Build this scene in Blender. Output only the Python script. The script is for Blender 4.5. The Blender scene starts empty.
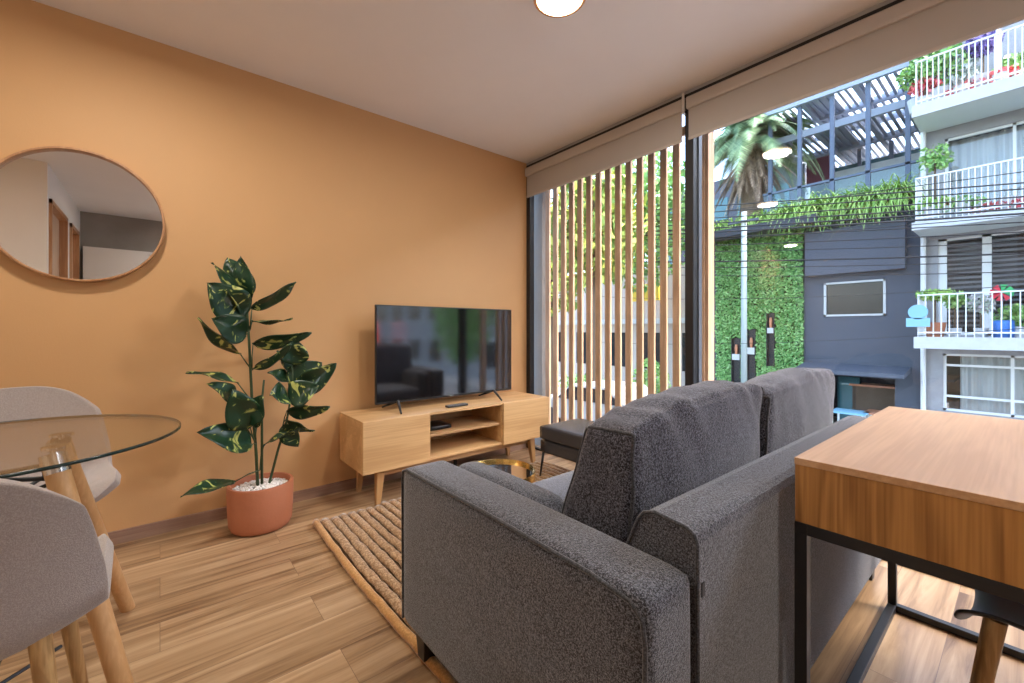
import bpy, bmesh, math, random
from mathutils import Vector, Matrix, noise
C = bpy.context.scene.collection
S = bpy.context.scene
PI = math.pi

# ---------------------------------------------------------------- camera
FPX, HPY, HC = 427.0, 330.0, 1.035
YAW = math.radians(50.5)
FX, FY_ = -math.sin(YAW), math.cos(YAW)
RX, RY = math.cos(YAW), math.sin(YAW)
cam_d = bpy.data.cameras.new('camera'); cam = bpy.data.objects.new('camera', cam_d); C.objects.link(cam)
cam.location = (0, 0, HC); cam.rotation_euler = (PI/2, 0, YAW)
cam_d.sensor_width = 36; cam_d.lens = 36*FPX/1024
cam_d.shift_y = -(341.5-HPY)/1024
cam_d.clip_start = 0.05; cam_d.clip_end = 200
S.camera = cam

def at(px, py, Y):
    """world point that stands at depth plane y=Y and is seen at pixel px,py of the survey photo"""
    u = (px-512)/FPX; v = (HPY-py)/FPX
    d = Y/(FY_+u*RY)
    return Vector((d*(FX+u*RX), Y, HC+d*v))
def atx(px, py, X):
    u = (px-512)/FPX; v = (HPY-py)/FPX
    d = X/(FX+u*RX)
    return Vector((X, d*(FY_+u*RY), HC+d*v))

# ---------------------------------------------------------------- world, sun, exposure
W = bpy.data.worlds.new('sky'); S.world = W; W.use_nodes = True
nt = W.node_tree; nt.nodes.clear()
sky = nt.nodes.new('ShaderNodeTexSky'); sky.sky_type = 'NISHITA'
sky.sun_disc = False; sky.sun_elevation = math.radians(52); sky.sun_rotation = math.radians(60)
sky.dust_density = 3.0; sky.air_density = 1.0; sky.ozone_density = 1.0
bg = nt.nodes.new('ShaderNodeBackground'); bg.inputs['Strength'].default_value = 1.55
ow = nt.nodes.new('ShaderNodeOutputWorld')
nt.links.new(sky.outputs[0], bg.inputs[0]); nt.links.new(bg.outputs[0], ow.inputs[0])
sun_d = bpy.data.lights.new('sun', 'SUN'); sun = bpy.data.objects.new('sun', sun_d); C.objects.link(sun)
sun_d.energy = 5.5; sun_d.angle = math.radians(1.0); sun_d.color = (1.0, .95, .86)
SUNDIR = Vector((.80, .10, .85)).normalized()       # towards the sun
sun.rotation_euler = SUNDIR.to_track_quat('Z', 'Y').to_euler(); sun.location = (0, 8, 12)
S.view_settings.view_transform = 'Standard'; S.view_settings.look = 'None'
S.view_settings.gamma = 1.0; S.view_settings.use_curve_mapping = False
S.view_settings.exposure = 0.0
LAMP_W = 16.5

# ---------------------------------------------------------------- materials
def nodes(name):
    m = bpy.data.materials.new(name); m.use_nodes = True
    t = m.node_tree; b = t.nodes['Principled BSDF']
    return m, t, b
def plain(name, col, rough=.6, metal=0, spec=.5, bump=0, bscale=60, var=0):
    m, t, b = nodes(name)
    b.inputs['Base Color'].default_value = (*col, 1); b.inputs['Roughness'].default_value = rough
    b.inputs['Metallic'].default_value = metal; b.inputs['Specular IOR Level'].default_value = spec
    tc = t.nodes.new('ShaderNodeTexCoord')
    n = t.nodes.new('ShaderNodeTexNoise'); n.inputs['Scale'].default_value = bscale; n.inputs['Detail'].default_value = 4
    t.links.new(tc.outputs['Object'], n.inputs['Vector'])
    if bump:
        bp = t.nodes.new('ShaderNodeBump'); bp.inputs['Strength'].default_value = bump; bp.inputs['Distance'].default_value = .01
        t.links.new(n.outputs['Fac'], bp.inputs['Height']); t.links.new(bp.outputs[0], b.inputs['Normal'])
    v = var or .04
    n2 = t.nodes.new('ShaderNodeTexNoise'); n2.inputs['Scale'].default_value = 3 if not var else bscale*.2; n2.inputs['Detail'].default_value = 5
    t.links.new(tc.outputs['Object'], n2.inputs['Vector'])
    mx = t.nodes.new('ShaderNodeMix'); mx.data_type = 'RGBA'
    mx.inputs[6].default_value = (*[c*(1-v) for c in col], 1); mx.inputs[7].default_value = (*[min(1, c*(1+v)) for c in col], 1)
    t.links.new(n2.outputs['Fac'], mx.inputs[0]); t.links.new(mx.outputs[2], b.inputs['Base Color'])
    return m
def wood(name, c1, c2, axis='x', scale=1.0, rough=.42, wavy=2.2, contrast=(.32, .72)):
    """oak: long streaks along the axis, cathedral bands"""
    m, t, b = nodes(name); L = t.links
    tc = t.nodes.new('ShaderNodeTexCoord'); mp = t.nodes.new('ShaderNodeMapping')
    s = {'x': (.9, 9, 9), 'y': (9, .9, 9), 'z': (9, 9, .9)}[axis]
    mp.inputs['Scale'].default_value = tuple(k*scale for k in s)
    L.new(tc.outputs['Object'], mp.inputs['Vector'])
    n1 = t.nodes.new('ShaderNodeTexNoise'); n1.inputs['Scale'].default_value = 1.1; n1.inputs['Detail'].default_value = 3; n1.inputs['Distortion'].default_value = .6
    L.new(mp.outputs[0], n1.inputs['Vector'])
    ma = t.nodes.new('ShaderNodeMath'); ma.operation = 'MULTIPLY'; ma.inputs[1].default_value = 9*wavy
    L.new(n1.outputs['Fac'], ma.inputs[0])
    sn = t.nodes.new('ShaderNodeMath'); sn.operation = 'SINE'; L.new(ma.outputs[0], sn.inputs[0])
    mp2 = t.nodes.new('ShaderNodeMapping'); s2 = {'x': (2, 90, 90), 'y': (90, 2, 90), 'z': (90, 90, 2)}[axis]
    mp2.inputs['Scale'].default_value = s2; L.new(tc.outputs['Object'], mp2.inputs['Vector'])
    n2 = t.nodes.new('ShaderNodeTexNoise'); n2.inputs['Scale'].default_value = 1.5; n2.inputs['Detail'].default_value = 5
    L.new(mp2.outputs[0], n2.inputs['Vector'])
    a = t.nodes.new('ShaderNodeMath'); a.operation = 'MULTIPLY_ADD'; a.inputs[1].default_value = .16; L.new(sn.outputs[0], a.inputs[0]); L.new(n2.outputs['Fac'], a.inputs[2])
    r = t.nodes.new('ShaderNodeValToRGB'); r.color_ramp.elements[0].position = contrast[0]; r.color_ramp.elements[1].position = contrast[1]
    r.color_ramp.elements[0].color = (*c2, 1); r.color_ramp.elements[1].color = (*c1, 1)
    L.new(a.outputs[0], r.inputs[0]); L.new(r.outputs[0], b.inputs['Base Color'])
    b.inputs['Roughness'].default_value = rough
    bp = t.nodes.new('ShaderNodeBump'); bp.inputs['Strength'].default_value = .12; bp.inputs['Distance'].default_value = .002
    L.new(n2.outputs['Fac'], bp.inputs['Height']); L.new(bp.outputs[0], b.inputs['Normal'])
    return m
def fabric(name, c1, c2, scale=260, bump=.5, rough=.95):
    m, t, b = nodes(name); L = t.links
    tc = t.nodes.new('ShaderNodeTexCoord')
    v = t.nodes.new('ShaderNodeTexVoronoi'); v.inputs['Scale'].default_value = scale
    n = t.nodes.new('ShaderNodeTexNoise'); n.inputs['Scale'].default_value = scale*.55; n.inputs['Detail'].default_value = 3
    L.new(tc.outputs['Object'], v.inputs['Vector']); L.new(tc.outputs['Object'], n.inputs['Vector'])
    a = t.nodes.new('ShaderNodeMath'); a.operation = 'MULTIPLY_ADD'; a.inputs[1].default_value = -.55
    L.new(v.outputs['Distance'], a.inputs[0]); L.new(n.outputs['Fac'], a.inputs[2])
    r = t.nodes.new('ShaderNodeValToRGB'); r.color_ramp.elements[0].position = .1; r.color_ramp.elements[1].position = .48
    r.color_ramp.elements[0].color = (*c2, 1); r.color_ramp.elements[1].color = (*c1, 1)
    L.new(a.outputs[0], r.inputs[0]); L.new(r.outputs[0], b.inputs['Base Color'])
    b.inputs['Roughness'].default_value = rough; b.inputs['Specular IOR Level'].default_value = .2
    b.inputs['Sheen Weight'].default_value = .55; b.inputs['Sheen Roughness'].default_value = .4
    bp = t.nodes.new('ShaderNodeBump'); bp.inputs['Strength'].default_value = bump; bp.inputs['Distance'].default_value = .002
    L.new(a.outputs[0], bp.inputs['Height']); L.new(bp.outputs[0], b.inputs['Normal'])
    return m
def glassy(name, tint=(1, 1, 1), ior=1.5, boost=1.0):
    m = bpy.data.materials.new(name); m.use_nodes = True; t = m.node_tree; t.nodes.clear()
    o = t.nodes.new('ShaderNodeOutputMaterial'); mx = t.nodes.new('ShaderNodeMixShader')
    tr = t.nodes.new('ShaderNodeBsdfTransparent'); tr.inputs[0].default_value = (*tint, 1)
    g = t.nodes.new('ShaderNodeBsdfGlossy'); g.inputs['Roughness'].default_value = .0
    # Schlick reflectance from the facing angle, the same from both sides of a pane
    f = t.nodes.new('ShaderNodeLayerWeight'); f.inputs['Blend'].default_value = .5
    pw_ = t.nodes.new('ShaderNodeMath'); pw_.operation = 'POWER'; pw_.inputs[1].default_value = 5
    r0 = ((ior-1)/(ior+1))**2*boost
    ml = t.nodes.new('ShaderNodeMath'); ml.operation = 'MULTIPLY_ADD'; ml.inputs[1].default_value = 1-r0; ml.inputs[2].default_value = r0; ml.use_clamp = True
    t.links.new(f.outputs['Facing'], pw_.inputs[0]); t.links.new(pw_.outputs[0], ml.inputs[0]); t.links.new(ml.outputs[0], mx.inputs[0])
    t.links.new(tr.outputs[0], mx.inputs[1]); t.links.new(g.outputs[0], mx.inputs[2]); t.links.new(mx.outputs[0], o.inputs[0])
    return m
def emit(name, col, s):
    m, t, b = nodes(name)
    b.inputs['Base Color'].default_value = (*col, 1)
    b.inputs['Emission Color'].default_value = (*col, 1); b.inputs['Emission Strength'].default_value = s
    return m
def leafy(name, c1, c2, c3=None, rough=.5, trans=0.0):
    """colour differs from leaf to leaf"""
    m, t, b = nodes(name); L = t.links
    g = t.nodes.new('ShaderNodeNewGeometry'); r = t.nodes.new('ShaderNodeValToRGB')
    r.color_ramp.elements[0].color = (*c1, 1); r.color_ramp.elements[1].color = (*c2, 1)
    if c3: e = r.color_ramp.elements.new(.5); e.color = (*c3, 1)
    L.new(g.outputs['Random Per Island'], r.inputs[0]); L.new(r.outputs[0], b.inputs['Base Color'])
    b.inputs['Roughness'].default_value = rough
    return m

M = {}
M['orange'] = plain('orange_plaster', (.66, .385, .175), .62, bump=.06, bscale=180)
M['ceiling'] = plain('ceiling_paint', (.84, .82, .80), .8, bump=.03, bscale=120)
M['white'] = plain('white_paint', (.78, .77, .75), .7)
M['concrete'] = plain('concrete', (.30, .28, .26), .8, bump=.3, bscale=14, var=.25)
M['reveal'] = plain('outer_render', (.42, .42, .43), .8, bump=.3, bscale=20, var=.12)
M['black'] = plain('black_powder_coat', (.012, .012, .014), .42)
M['blackgloss'] = plain('black_plastic', (.01, .01, .011), .28)
M['darkgrey'] = plain('dark_grey_metal', (.09, .10, .12), .4, metal=.3)
M['oak'] = wood('oak_veneer', (.66, .42, .20), (.54, .32, .14), 'y', .8)
M['oakend'] = wood('oak_side', (.62, .37, .17), (.50, .28, .115), 'z', .8)
M['oakin'] = wood('oak_inside', (.56, .35, .17), (.45, .26, .12), 'y', .8)
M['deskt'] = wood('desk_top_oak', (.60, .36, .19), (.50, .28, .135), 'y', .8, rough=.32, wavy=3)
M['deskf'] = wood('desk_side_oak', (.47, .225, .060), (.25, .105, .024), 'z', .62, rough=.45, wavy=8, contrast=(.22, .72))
M['beech'] = wood('beech', (.72, .43, .21), (.62, .35, .15), 'z', 1.4, rough=.4, wavy=1)
M['ashleg'] = wood('ash_leg', (.58, .36, .15), (.38, .21, .08), 'z', 3, rough=.5, wavy=3)
M['trimwood'] = wood('baseboard_laminate', (.40, .26, .19), (.30, .18, .13), 'y', 1)
M['slatwood'] = wood('slat_wood', (.62, .40, .26), (.46, .28, .17), 'z', 1.5, rough=.6)
M['framewood'] = wood('mirror_frame_wood', (.55, .30, .15), (.42, .21, .10), 'z', 1.2, rough=.35)
M['doorwood'] = wood('door_wood', (.58, .42, .30), (.50, .35, .24), 'z', 1)
M['sofa'] = fabric('sofa_fabric', (.225, .235, .275), (.026, .026, .031), 460, 1.0)
M['cushion'] = fabric('cushion_fabric', (.205, .21, .26), (.016, .015, .021), 400, 1.0)
M['pipe'] = fabric('sofa_piping', (.11, .11, .12), (.04, .04, .045), 400, .3)
M['seatf'] = fabric('sofa_seat_fabric', (.27, .29, .35), (.07, .075, .09), 460, .8)
M['chairf'] = fabric('chair_fabric', (.50, .44, .41), (.36, .31, .29), 700, .35)
M['ottof'] = plain('ottoman_leather', (.040, .042, .050), .27, bump=.2, bscale=160)
M['blind'] = plain('blind_fabric', (.46, .425, .385), .8, bump=.08, bscale=400)
M['cassette'] = plain('blind_cassette', (.52, .48, .44), .5)
M['chrome'] = plain('chrome', (.75, .72, .68), .15, metal=1)
M['gold'] = plain('brushed_gold', (.80, .55, .18), .22, metal=1)
M['mirror'] = plain('mirror_glass', (.90, .90, .90), .0, metal=1)
M['terra'] = plain('terracotta', (.46, .165, .08), .65, bump=.15, bscale=40, var=.14)
M['pebble'] = leafy('white_pebbles', (.75, .72, .68), (.9, .88, .85), rough=.6)
M['jute'] = fabric('jute', (.62, .42, .24), (.30, .17, .08), 130, 1.0)
M['juteedge'] = fabric('jute_binding', (.66, .37, .14), (.50, .26, .09), 160, .5)
M['jutebase'] = plain('jute_backing', (.12, .075, .04), .9)
M['soil'] = plain('soil', (.03, .02, .015), .95)
M['stem'] = plain('plant_stem', (.05, .085, .035), .5, bump=.2, bscale=80)
M['screen'] = plain('tv_screen', (.004, .004, .005), .07)
M['screen'].node_tree.nodes['Principled BSDF'].inputs['IOR'].default_value = 2.3
M['tvframe'] = plain('tv_bezel', (.015, .015, .017), .35)
M['glass'] = glassy('window_glass', (.985, .995, .99), 1.45, 1.0)
M['tglass'] = glassy('table_glass', (.965, .98, .972), 1.5, 1.0)
M['tedge'] = plain('glass_edge', (.012, .03, .024), .12)
M['redshade'] = emit('red_lamp_shade', (1.0, .08, .02), 1.6)
M['diff'] = emit('lamp_diffuser', (1.0, .74, .44), 12.0)

# floor planks along y
m, t, b = nodes('floor_planks'); L = t.links; M['floor'] = m
tc = t.nodes.new('ShaderNodeTexCoord'); mp = t.nodes.new('ShaderNodeMapping'); mp.inputs['Rotation'].default_value = (0, 0, PI/2)
L.new(tc.outputs['Object'], mp.inputs['Vector'])
br = t.nodes.new('ShaderNodeTexBrick'); br.inputs['Scale'].default_value = 1; br.inputs['Brick Width'].default_value = 1.22; br.inputs['Row Height'].default_value = .178
br.inputs['Mortar Size'].default_value = .0009; br.inputs['Mortar Smooth'].default_value = 0; br.inputs['Bias'].default_value = 0; br.offset = .37
br.inputs['Color1'].default_value = (.0, .0, .0, 1); br.inputs['Color2'].default_value = (1, 1, 1, 1); br.inputs['Mortar'].default_value = (.5, .5, .5, 1)
L.new(mp.outputs[0], br.inputs['Vector'])
mp2 = t.nodes.new('ShaderNodeMapping'); mp2.inputs['Scale'].default_value = (17, .9, 1); L.new(tc.outputs['Object'], mp2.inputs['Vector'])
ad = t.nodes.new('ShaderNodeVectorMath'); ad.operation = 'ADD'; sc = t.nodes.new('ShaderNodeVectorMath'); sc.operation = 'SCALE'; sc.inputs['Scale'].default_value = 7
L.new(br.outputs['Color'], sc.inputs[0]); L.new(mp2.outputs[0], ad.inputs[0]); L.new(sc.outputs[0], ad.inputs[1])
n1 = t.nodes.new('ShaderNodeTexNoise'); n1.inputs['Scale'].default_value = 1.0; n1.inputs['Detail'].default_value = 7; n1.inputs['Roughness'].default_value = .62; n1.inputs['Distortion'].default_value = .9
L.new(ad.outputs[0], n1.inputs['Vector'])
rp = t.nodes.new('ShaderNodeValToRGB'); e = rp.color_ramp.elements
e[0].position = .33; e[0].color = (.150, .080, .040, 1); e[1].position = .66; e[1].color = (.53, .365, .215, 1)
k = e.new(.48); k.color = (.36, .225, .118, 1)
L.new(n1.outputs['Fac'], rp.inputs[0])
hs = t.nodes.new('ShaderNodeHueSaturation'); mr = t.nodes.new('ShaderNodeMapRange'); mr.inputs[3].default_value = .92; mr.inputs[4].default_value = 1.06
L.new(br.outputs['Color'], mr.inputs[0]); L.new(mr.outputs[0], hs.inputs['Value']); L.new(rp.outputs[0], hs.inputs['Color'])
mxm = t.nodes.new('ShaderNodeMix'); mxm.data_type = 'RGBA'; mxm.inputs[7].default_value = (.20, .12, .07, 1)
L.new(br.outputs['Fac'], mxm.inputs[0]); L.new(hs.outputs[0], mxm.inputs[6]); L.new(mxm.outputs[2], b.inputs['Base Color'])
b.inputs['Roughness'].default_value = .30; b.inputs['Specular IOR Level'].default_value = .55
bp = t.nodes.new('ShaderNodeBump'); bp.inputs['Strength'].default_value = .1; bp.inputs['Distance'].default_value = .003; L.new(n1.outputs['Fac'], bp.inputs['Height']); L.new(bp.outputs[0], b.inputs['Normal'])

# variegated leaf
m, t, b = nodes('variegated_leaf'); L = t.links; M['leaf'] = m
tc = t.nodes.new('ShaderNodeTexCoord'); g = t.nodes.new('ShaderNodeNewGeometry')
uv = t.nodes.new('ShaderNodeUVMap')
mp = t.nodes.new('ShaderNodeMapping'); mp.inputs['Scale'].default_value = (1.7, 3.6, 1); L.new(uv.outputs[0], mp.inputs['Vector'])
ofs = t.nodes.new('ShaderNodeVectorMath'); ofs.operation = 'ADD'
sc = t.nodes.new('ShaderNodeMath'); sc.operation = 'MULTIPLY'; sc.inputs[1].default_value = 40; L.new(g.outputs['Random Per Island'], sc.inputs[0])
L.new(mp.outputs[0], ofs.inputs[0]); L.new(sc.outputs[0], ofs.inputs[1])
n1 = t.nodes.new('ShaderNodeTexNoise'); n1.inputs['Scale'].default_value = 1.2; n1.inputs['Detail'].default_value = 3; n1.inputs['Distortion'].default_value = 1.5; L.new(ofs.outputs[0], n1.inputs['Vector'])
rp = t.nodes.new('ShaderNodeValToRGB'); rp.color_ramp.interpolation = 'LINEAR'; e = rp.color_ramp.elements
e[0].position = .57; e[0].color = (.012, .045, .020, 1); e[1].position = .64; e[1].color = (.48, .50, .14, 1)
k = e.new(.60); k.color = (.05, .11, .03, 1)
L.new(n1.outputs['Fac'], rp.inputs[0]); L.new(rp.outputs[0], b.inputs['Base Color']); b.inputs['Roughness'].default_value = .3

# exterior
M['asphalt'] = plain('asphalt', (.16, .16, .17), .9, bump=.2, bscale=30)
M['pave'] = plain('pavement', (.36, .35, .34), .9)
M['navy'] = plain('black_blue_render', (.062, .073, .096), .75, bump=.2, bscale=8, var=.18)
M['navy2'] = plain('slate_panel', (.078, .088, .112), .7, var=.1)
M['navyledge'] = plain('dark_steel_ledge', (.035, .040, .050), .6)
M['greywall'] = plain('grey_stucco', (.33, .33, .34), .9, bump=.5, bscale=30, var=.2)
M['paleslab'] = plain('pale_concrete', (.52, .53, .52), .85, var=.1)
M['slabwhite'] = plain('white_soffit', (.62, .66, .63), .8)
M['rail'] = plain('white_railing', (.75, .76, .75), .5)
M['curtain'] = plain('sheer_curtain', (.62, .60, .58), .9)
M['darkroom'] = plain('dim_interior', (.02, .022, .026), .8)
M['pole'] = plain('galvanised_pole', (.36, .42, .40), .6)
M['cable'] = plain('cable_rubber', (.012, .012, .014), .6)
M['green1'] = leafy('green_wall_leaf', (.05, .17, .03), (.32, .55, .20), (.13, .34, .07))
M['fern'] = leafy('fern_leaf', (.16, .36, .05), (.55, .70, .22), (.34, .55, .12))
M['palm'] = leafy('palm_leaf', (.10, .20, .09), (.36, .50, .26), (.22, .34, .16))
M['palmdead'] = leafy('dead_palm_leaf', (.16, .10, .06), (.42, .30, .20), (.28, .19, .12))
M['tree'] = leafy('tree_leaf', (.10, .20, .03), (.55, .55, .10), (.26, .36, .06))
M['bush'] = leafy('bush_leaf', (.10, .28, .06), (.40, .58, .20), (.22, .42, .1))
M['purple'] = leafy('purple_flower', (.10, .06, .28), (.30, .22, .55))
M['redf'] = leafy('red_flower', (.6, .04, .05), (.85, .25, .25))
M['bark'] = plain('bark', (.12, .08, .05), .9, bump=.6, bscale=20)
M['yellow'] = plain('yellow_sign_paint', (.85, .55, .05), .6)
M['beige'] = plain('beige_wall', (.50, .42, .36), .9)
M['bluepl'] = plain('blue_plastic', (.03, .16, .50), .4)
M['bluesign'] = plain('pale_blue_enamel', (.22, .46, .60), .5)
M['redpl'] = plain('red_plastic', (.65, .03, .06), .4)
M['greenpl'] = plain('green_plastic', (.03, .40, .12), .4)
M['terrtable'] = plain('orange_table_top', (.50, .20, .10), .6)
M['steelblue'] = plain('pergola_steel', (.10, .13, .19), .6)
M['louver'] = plain('louver_grey', (.34, .38, .46), .6)
M['darkglass'] = plain('dark_window_glass', (.012, .014, .018), .12, spec=.35)
M['teal'] = plain('teal_glass', (.05, .14, .16), .1)

# ---------------------------------------------------------------- helpers
def wloc(o):
    v = Vector((0, 0, 0))
    while o: v += o.location; o = o.parent
    return v
class MB:
    def __init__(s): s.bm = bmesh.new(); s.uv = None
    def verts(s, pts): return [s.bm.verts.new(p) for p in pts]
    def box(s, x0, x1, y0, y1, z0, z1, rz=0, bev=0):
        c = Vector(((x0+x1)/2, (y0+y1)/2, (z0+z1)/2))
        r = bmesh.ops.create_cube(s.bm, size=1)
        vs = r['verts']
        bmesh.ops.scale(s.bm, vec=(abs(x1-x0), abs(y1-y0), abs(z1-z0)), verts=vs)
        if bev:
            ed = list({e for v in vs for e in v.link_edges})
            rr = bmesh.ops.bevel(s.bm, geom=ed, offset=bev, segments=2, affect='EDGES', profile=.5)
            vs = list({v for f in rr['faces'] for v in f.verts} | {v for v in vs if v.is_valid})
            # collect the whole island
            seen = set(vs); st = list(vs)
            while st:
                v = st.pop()
                for e in v.link_edges:
                    w = e.other_vert(v)
                    if w not in seen: seen.add(w); st.append(w)
            vs = list(seen)
        if rz: bmesh.ops.rotate(s.bm, cent=(0, 0, 0), matrix=Matrix.Rotation(rz, 3, 'Z'), verts=vs)
        bmesh.ops.translate(s.bm, vec=c, verts=vs)
        return s
    def tube(s, pts, rad, n=10, cap=True):
        pts = [Vector(p) for p in pts]; R = rad if isinstance(rad, (list, tuple)) else [rad]*len(pts)
        rings = []; up = None
        for i, p in enumerate(pts):
            tdir = (pts[min(i+1, len(pts)-1)]-pts[max(i-1, 0)]).normalized()
            if up is None:
                up = Vector((0, 0, 1)) if abs(tdir.z) < .9 else Vector((1, 0, 0))
            a = tdir.cross(up)
            if a.length < 1e-5: a = tdir.orthogonal()
            a.normalize(); bb = a.cross(tdir).normalized(); up = bb
            rings.append(s.verts([p+(a*math.cos(2*PI*k/n)+bb*math.sin(2*PI*k/n))*R[i] for k in range(n)]))
        for i in range(len(rings)-1):
            for k in range(n):
                s.bm.faces.new((rings[i][k], rings[i][(k+1) % n], rings[i+1][(k+1) % n], rings[i+1][k]))
        if cap: s.bm.faces.new(rings[0][::-1]); s.bm.faces.new(rings[-1])
        return s
    def lathe(s, c, prof, n=40, close=False):
        """prof: (r,z) list, about vertical axis through c"""
        rings = []
        for r, zz in prof:
            rings.append(s.verts([(c[0]+r*math.cos(2*PI*k/n), c[1]+r*math.sin(2*PI*k/n), c[2]+zz) for k in range(n)]))
        m_ = len(rings)
        for i in range(m_ if close else m_-1):
            A = rings[i]; B = rings[(i+1) % m_]
            for k in range(n): s.bm.faces.new((A[k], A[(k+1) % n], B[(k+1) % n], B[k]))
        if not close:
            if prof[0][0] > 1e-4: s.bm.faces.new(rings[0][::-1])
            if prof[-1][0] > 1e-4: s.bm.faces.new(rings[-1])
        return s
    def prism(s, poly, axis, a0, a1):
        """poly in the plane across axis; axis 'y': poly (x,z); 'x': poly (y,z); 'z': poly (x,y)"""
        def P(p, a):
            return {'y': (p[0], a, p[1]), 'x': (a, p[0], p[1]), 'z': (p[0], p[1], a)}[axis]
        A = s.verts([P(p, a0) for p in poly]); B = s.verts([P(p, a1) for p in poly])
        s.bm.faces.new(A[::-1]); s.bm.faces.new(B)
        n = len(poly)
        for i in range(n): s.bm.faces.new((A[i], A[(i+1) % n], B[(i+1) % n], B[i]))
        return s
    def quad(s, a, b_, c, d): s.bm.faces.new(s.verts([a, b_, c, d])); return s
    def build(s, name, mat, parent=None, smooth=False, origin=None, bevel=0, sub=0, auto=None):
        bm = s.bm
        bmesh.ops.recalc_face_normals(bm, faces=bm.faces)
        if parent is not None: off = wloc(parent)
        else:
            if origin is None:
                xs = [v.co for v in bm.verts]
                off = Vector(((min(v.x for v in xs)+max(v.x for v in xs))/2, (min(v.y for v in xs)+max(v.y for v in xs))/2, min(v.z for v in xs)))
            else: off = Vector(origin)
        for v in bm.verts: v.co -= off
        me = bpy.data.meshes.new(name); bm.to_mesh(me); bm.free()
        me.materials.append(mat)
        if smooth:
            for p in me.polygons: p.use_smooth = True
        o = bpy.data.objects.new(name, me); C.objects.link(o)
        if parent is not None: o.parent = parent
        else: o.location = off
        if bevel:
            bv = o.modifiers.new('bevel', 'BEVEL'); bv.width = bevel; bv.segments = 2; bv.limit_method = 'ANGLE'; bv.angle_limit = math.radians(40)
        if sub:
            sb = o.modifiers.new('sub', 'SUBSURF'); sb.levels = sub; sb.render_levels = sub
        if auto:
            me.set_sharp_from_angle(angle=math.radians(auto))
        return o
def rbox(x0, x1, y0, y1, z0, z1, r=.03, n=10, bulge=(0, 0, 0), wr=0, wscale=5, seed=0, mb=None, shape=None):
    """rounded, bulging upholstery block"""
    mb = mb or MB(); c = Vector(((x0+x1)/2, (y0+y1)/2, (z0+z1)/2)); h = Vector((abs(x1-x0)/2, abs(y1-y0)/2, abs(z1-z0)/2))
    vmap = {}
    def param(i):    # more rows near the ends
        s_ = i/n*2-1
        return math.copysign(abs(s_)**.75, s_)
    def vert(a, b_, cc):
        k = (round(a, 5), round(b_, 5), round(cc, 5))
        if k in vmap: return vmap[k]
        p = Vector((a*h.x, b_*h.y, cc*h.z))
        inner = Vector([max(-(h[i]-r), min(h[i]-r, p[i])) for i in range(3)])
        d = p-inner
        if d.length > 1e-9: q = inner+d.normalized()*r if d.length > 0 else p
        else: q = p
        nrm = (p-inner).normalized() if d.length > 1e-9 else Vector((0, 0, 0))
        q = Vector(q)
        q.x += math.copysign(bulge[0], a)*(1-b_*b_)*(1-cc*cc)*abs(a)
        q.y += math.copysign(bulge[1], b_)*(1-a*a)*(1-cc*cc)*abs(b_)
        q.z += math.copysign(bulge[2], cc)*(1-a*a)*(1-b_*b_)*abs(cc)
        if wr:
            w = Vector((q.x, q.y, q.z))*wscale+Vector((seed, seed*1.7, seed*.3))
            q += nrm*wr*(noise.noise(w)+.5*noise.noise(w*2.3))
        if shape: q = shape(q, h)
        v = mb.bm.verts.new(q+c); vmap[k] = v; return v
    P = [param(i) for i in range(n+1)]
    for ax in range(3):
        for sgn in (-1, 1):
            for i in range(n):
                for j in range(n):
                    q = []
                    for (a, b_) in ((P[i], P[j]), (P[i+1], P[j]), (P[i+1], P[j+1]), (P[i], P[j+1])):
                        v = [0, 0, 0]; v[ax] = sgn; v[(ax+1) % 3] = a; v[(ax+2) % 3] = b_; q.append(vert(*v))
                    try: mb.bm.faces.new(q)
                    except ValueError: pass
    mb.rims = []
    for sg in (-1, 1):
        ring = [(math.atan2(k[2], k[0]), v.co.copy()) for k, v in vmap.items() if abs(k[1]-sg) < 1e-4 and max(abs(k[0]), abs(k[2])) > .999]
        ring.sort(key=lambda t_: t_[0]); mb.rims.append([p for _, p in ring])
    return mb
def tag(o, label=None, cat=None, group=None, kind=None):
    if label: o['label'] = label
    if cat: o['category'] = cat
    if group: o['group'] = group
    if kind: o['kind'] = kind
    return o
def thing(name, loc, label, cat, group=None):
    o = bpy.data.objects.new(name, None); C.objects.link(o); o.location = loc; o.empty_display_size = .1
    return tag(o, label, cat, group)
def struct(name, mb, mat, parent=None, origin=(0, 0, 0), label=None):
    o = mb.build(name, mat, parent, origin=origin)
    if parent is None: o['kind'] = 'structure'
    if label: o['label'] = label
    return o
def kids(o): return [c for c in bpy.data.objects if c.parent == o]
def copy_tree(o, parent=None):
    c = o.copy(); C.objects.link(c); c.parent = parent
    for ch in kids(o): copy_tree(ch, c)
    return c
rnd = random.Random(7)

# ---------------------------------------------------------------- room shell
XL, YW, ZC = -2.82, 2.49, 2.5
XR, YB, XH, YE = 1.86, -.76, -.13, -4.2
struct('floor', MB().box(XL-.12, XR+.12, YE-.12, YW+.13, -.12, 0), M['floor'])
struct('ceiling', MB().box(XL-.12, XR+.12, YE-.12, YW, ZC, ZC+.15), M['ceiling'])
struct('wall_left', MB().box(XL-.12, XL, YE-.12, YW+.02, 0, ZC), M['orange'])
struct('wall_right', MB().box(XR, XR+.12, YB-.12, YW+.13, 0, ZC), M['concrete'])
struct('wall_hall', MB().box(XH, XH+.12, YE, YB-.12, 0, ZC), M['white'])
struct('wall_end', MB().box(XL, XH+.12, YE-.12, YE, 0, ZC), M['white'])
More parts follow.
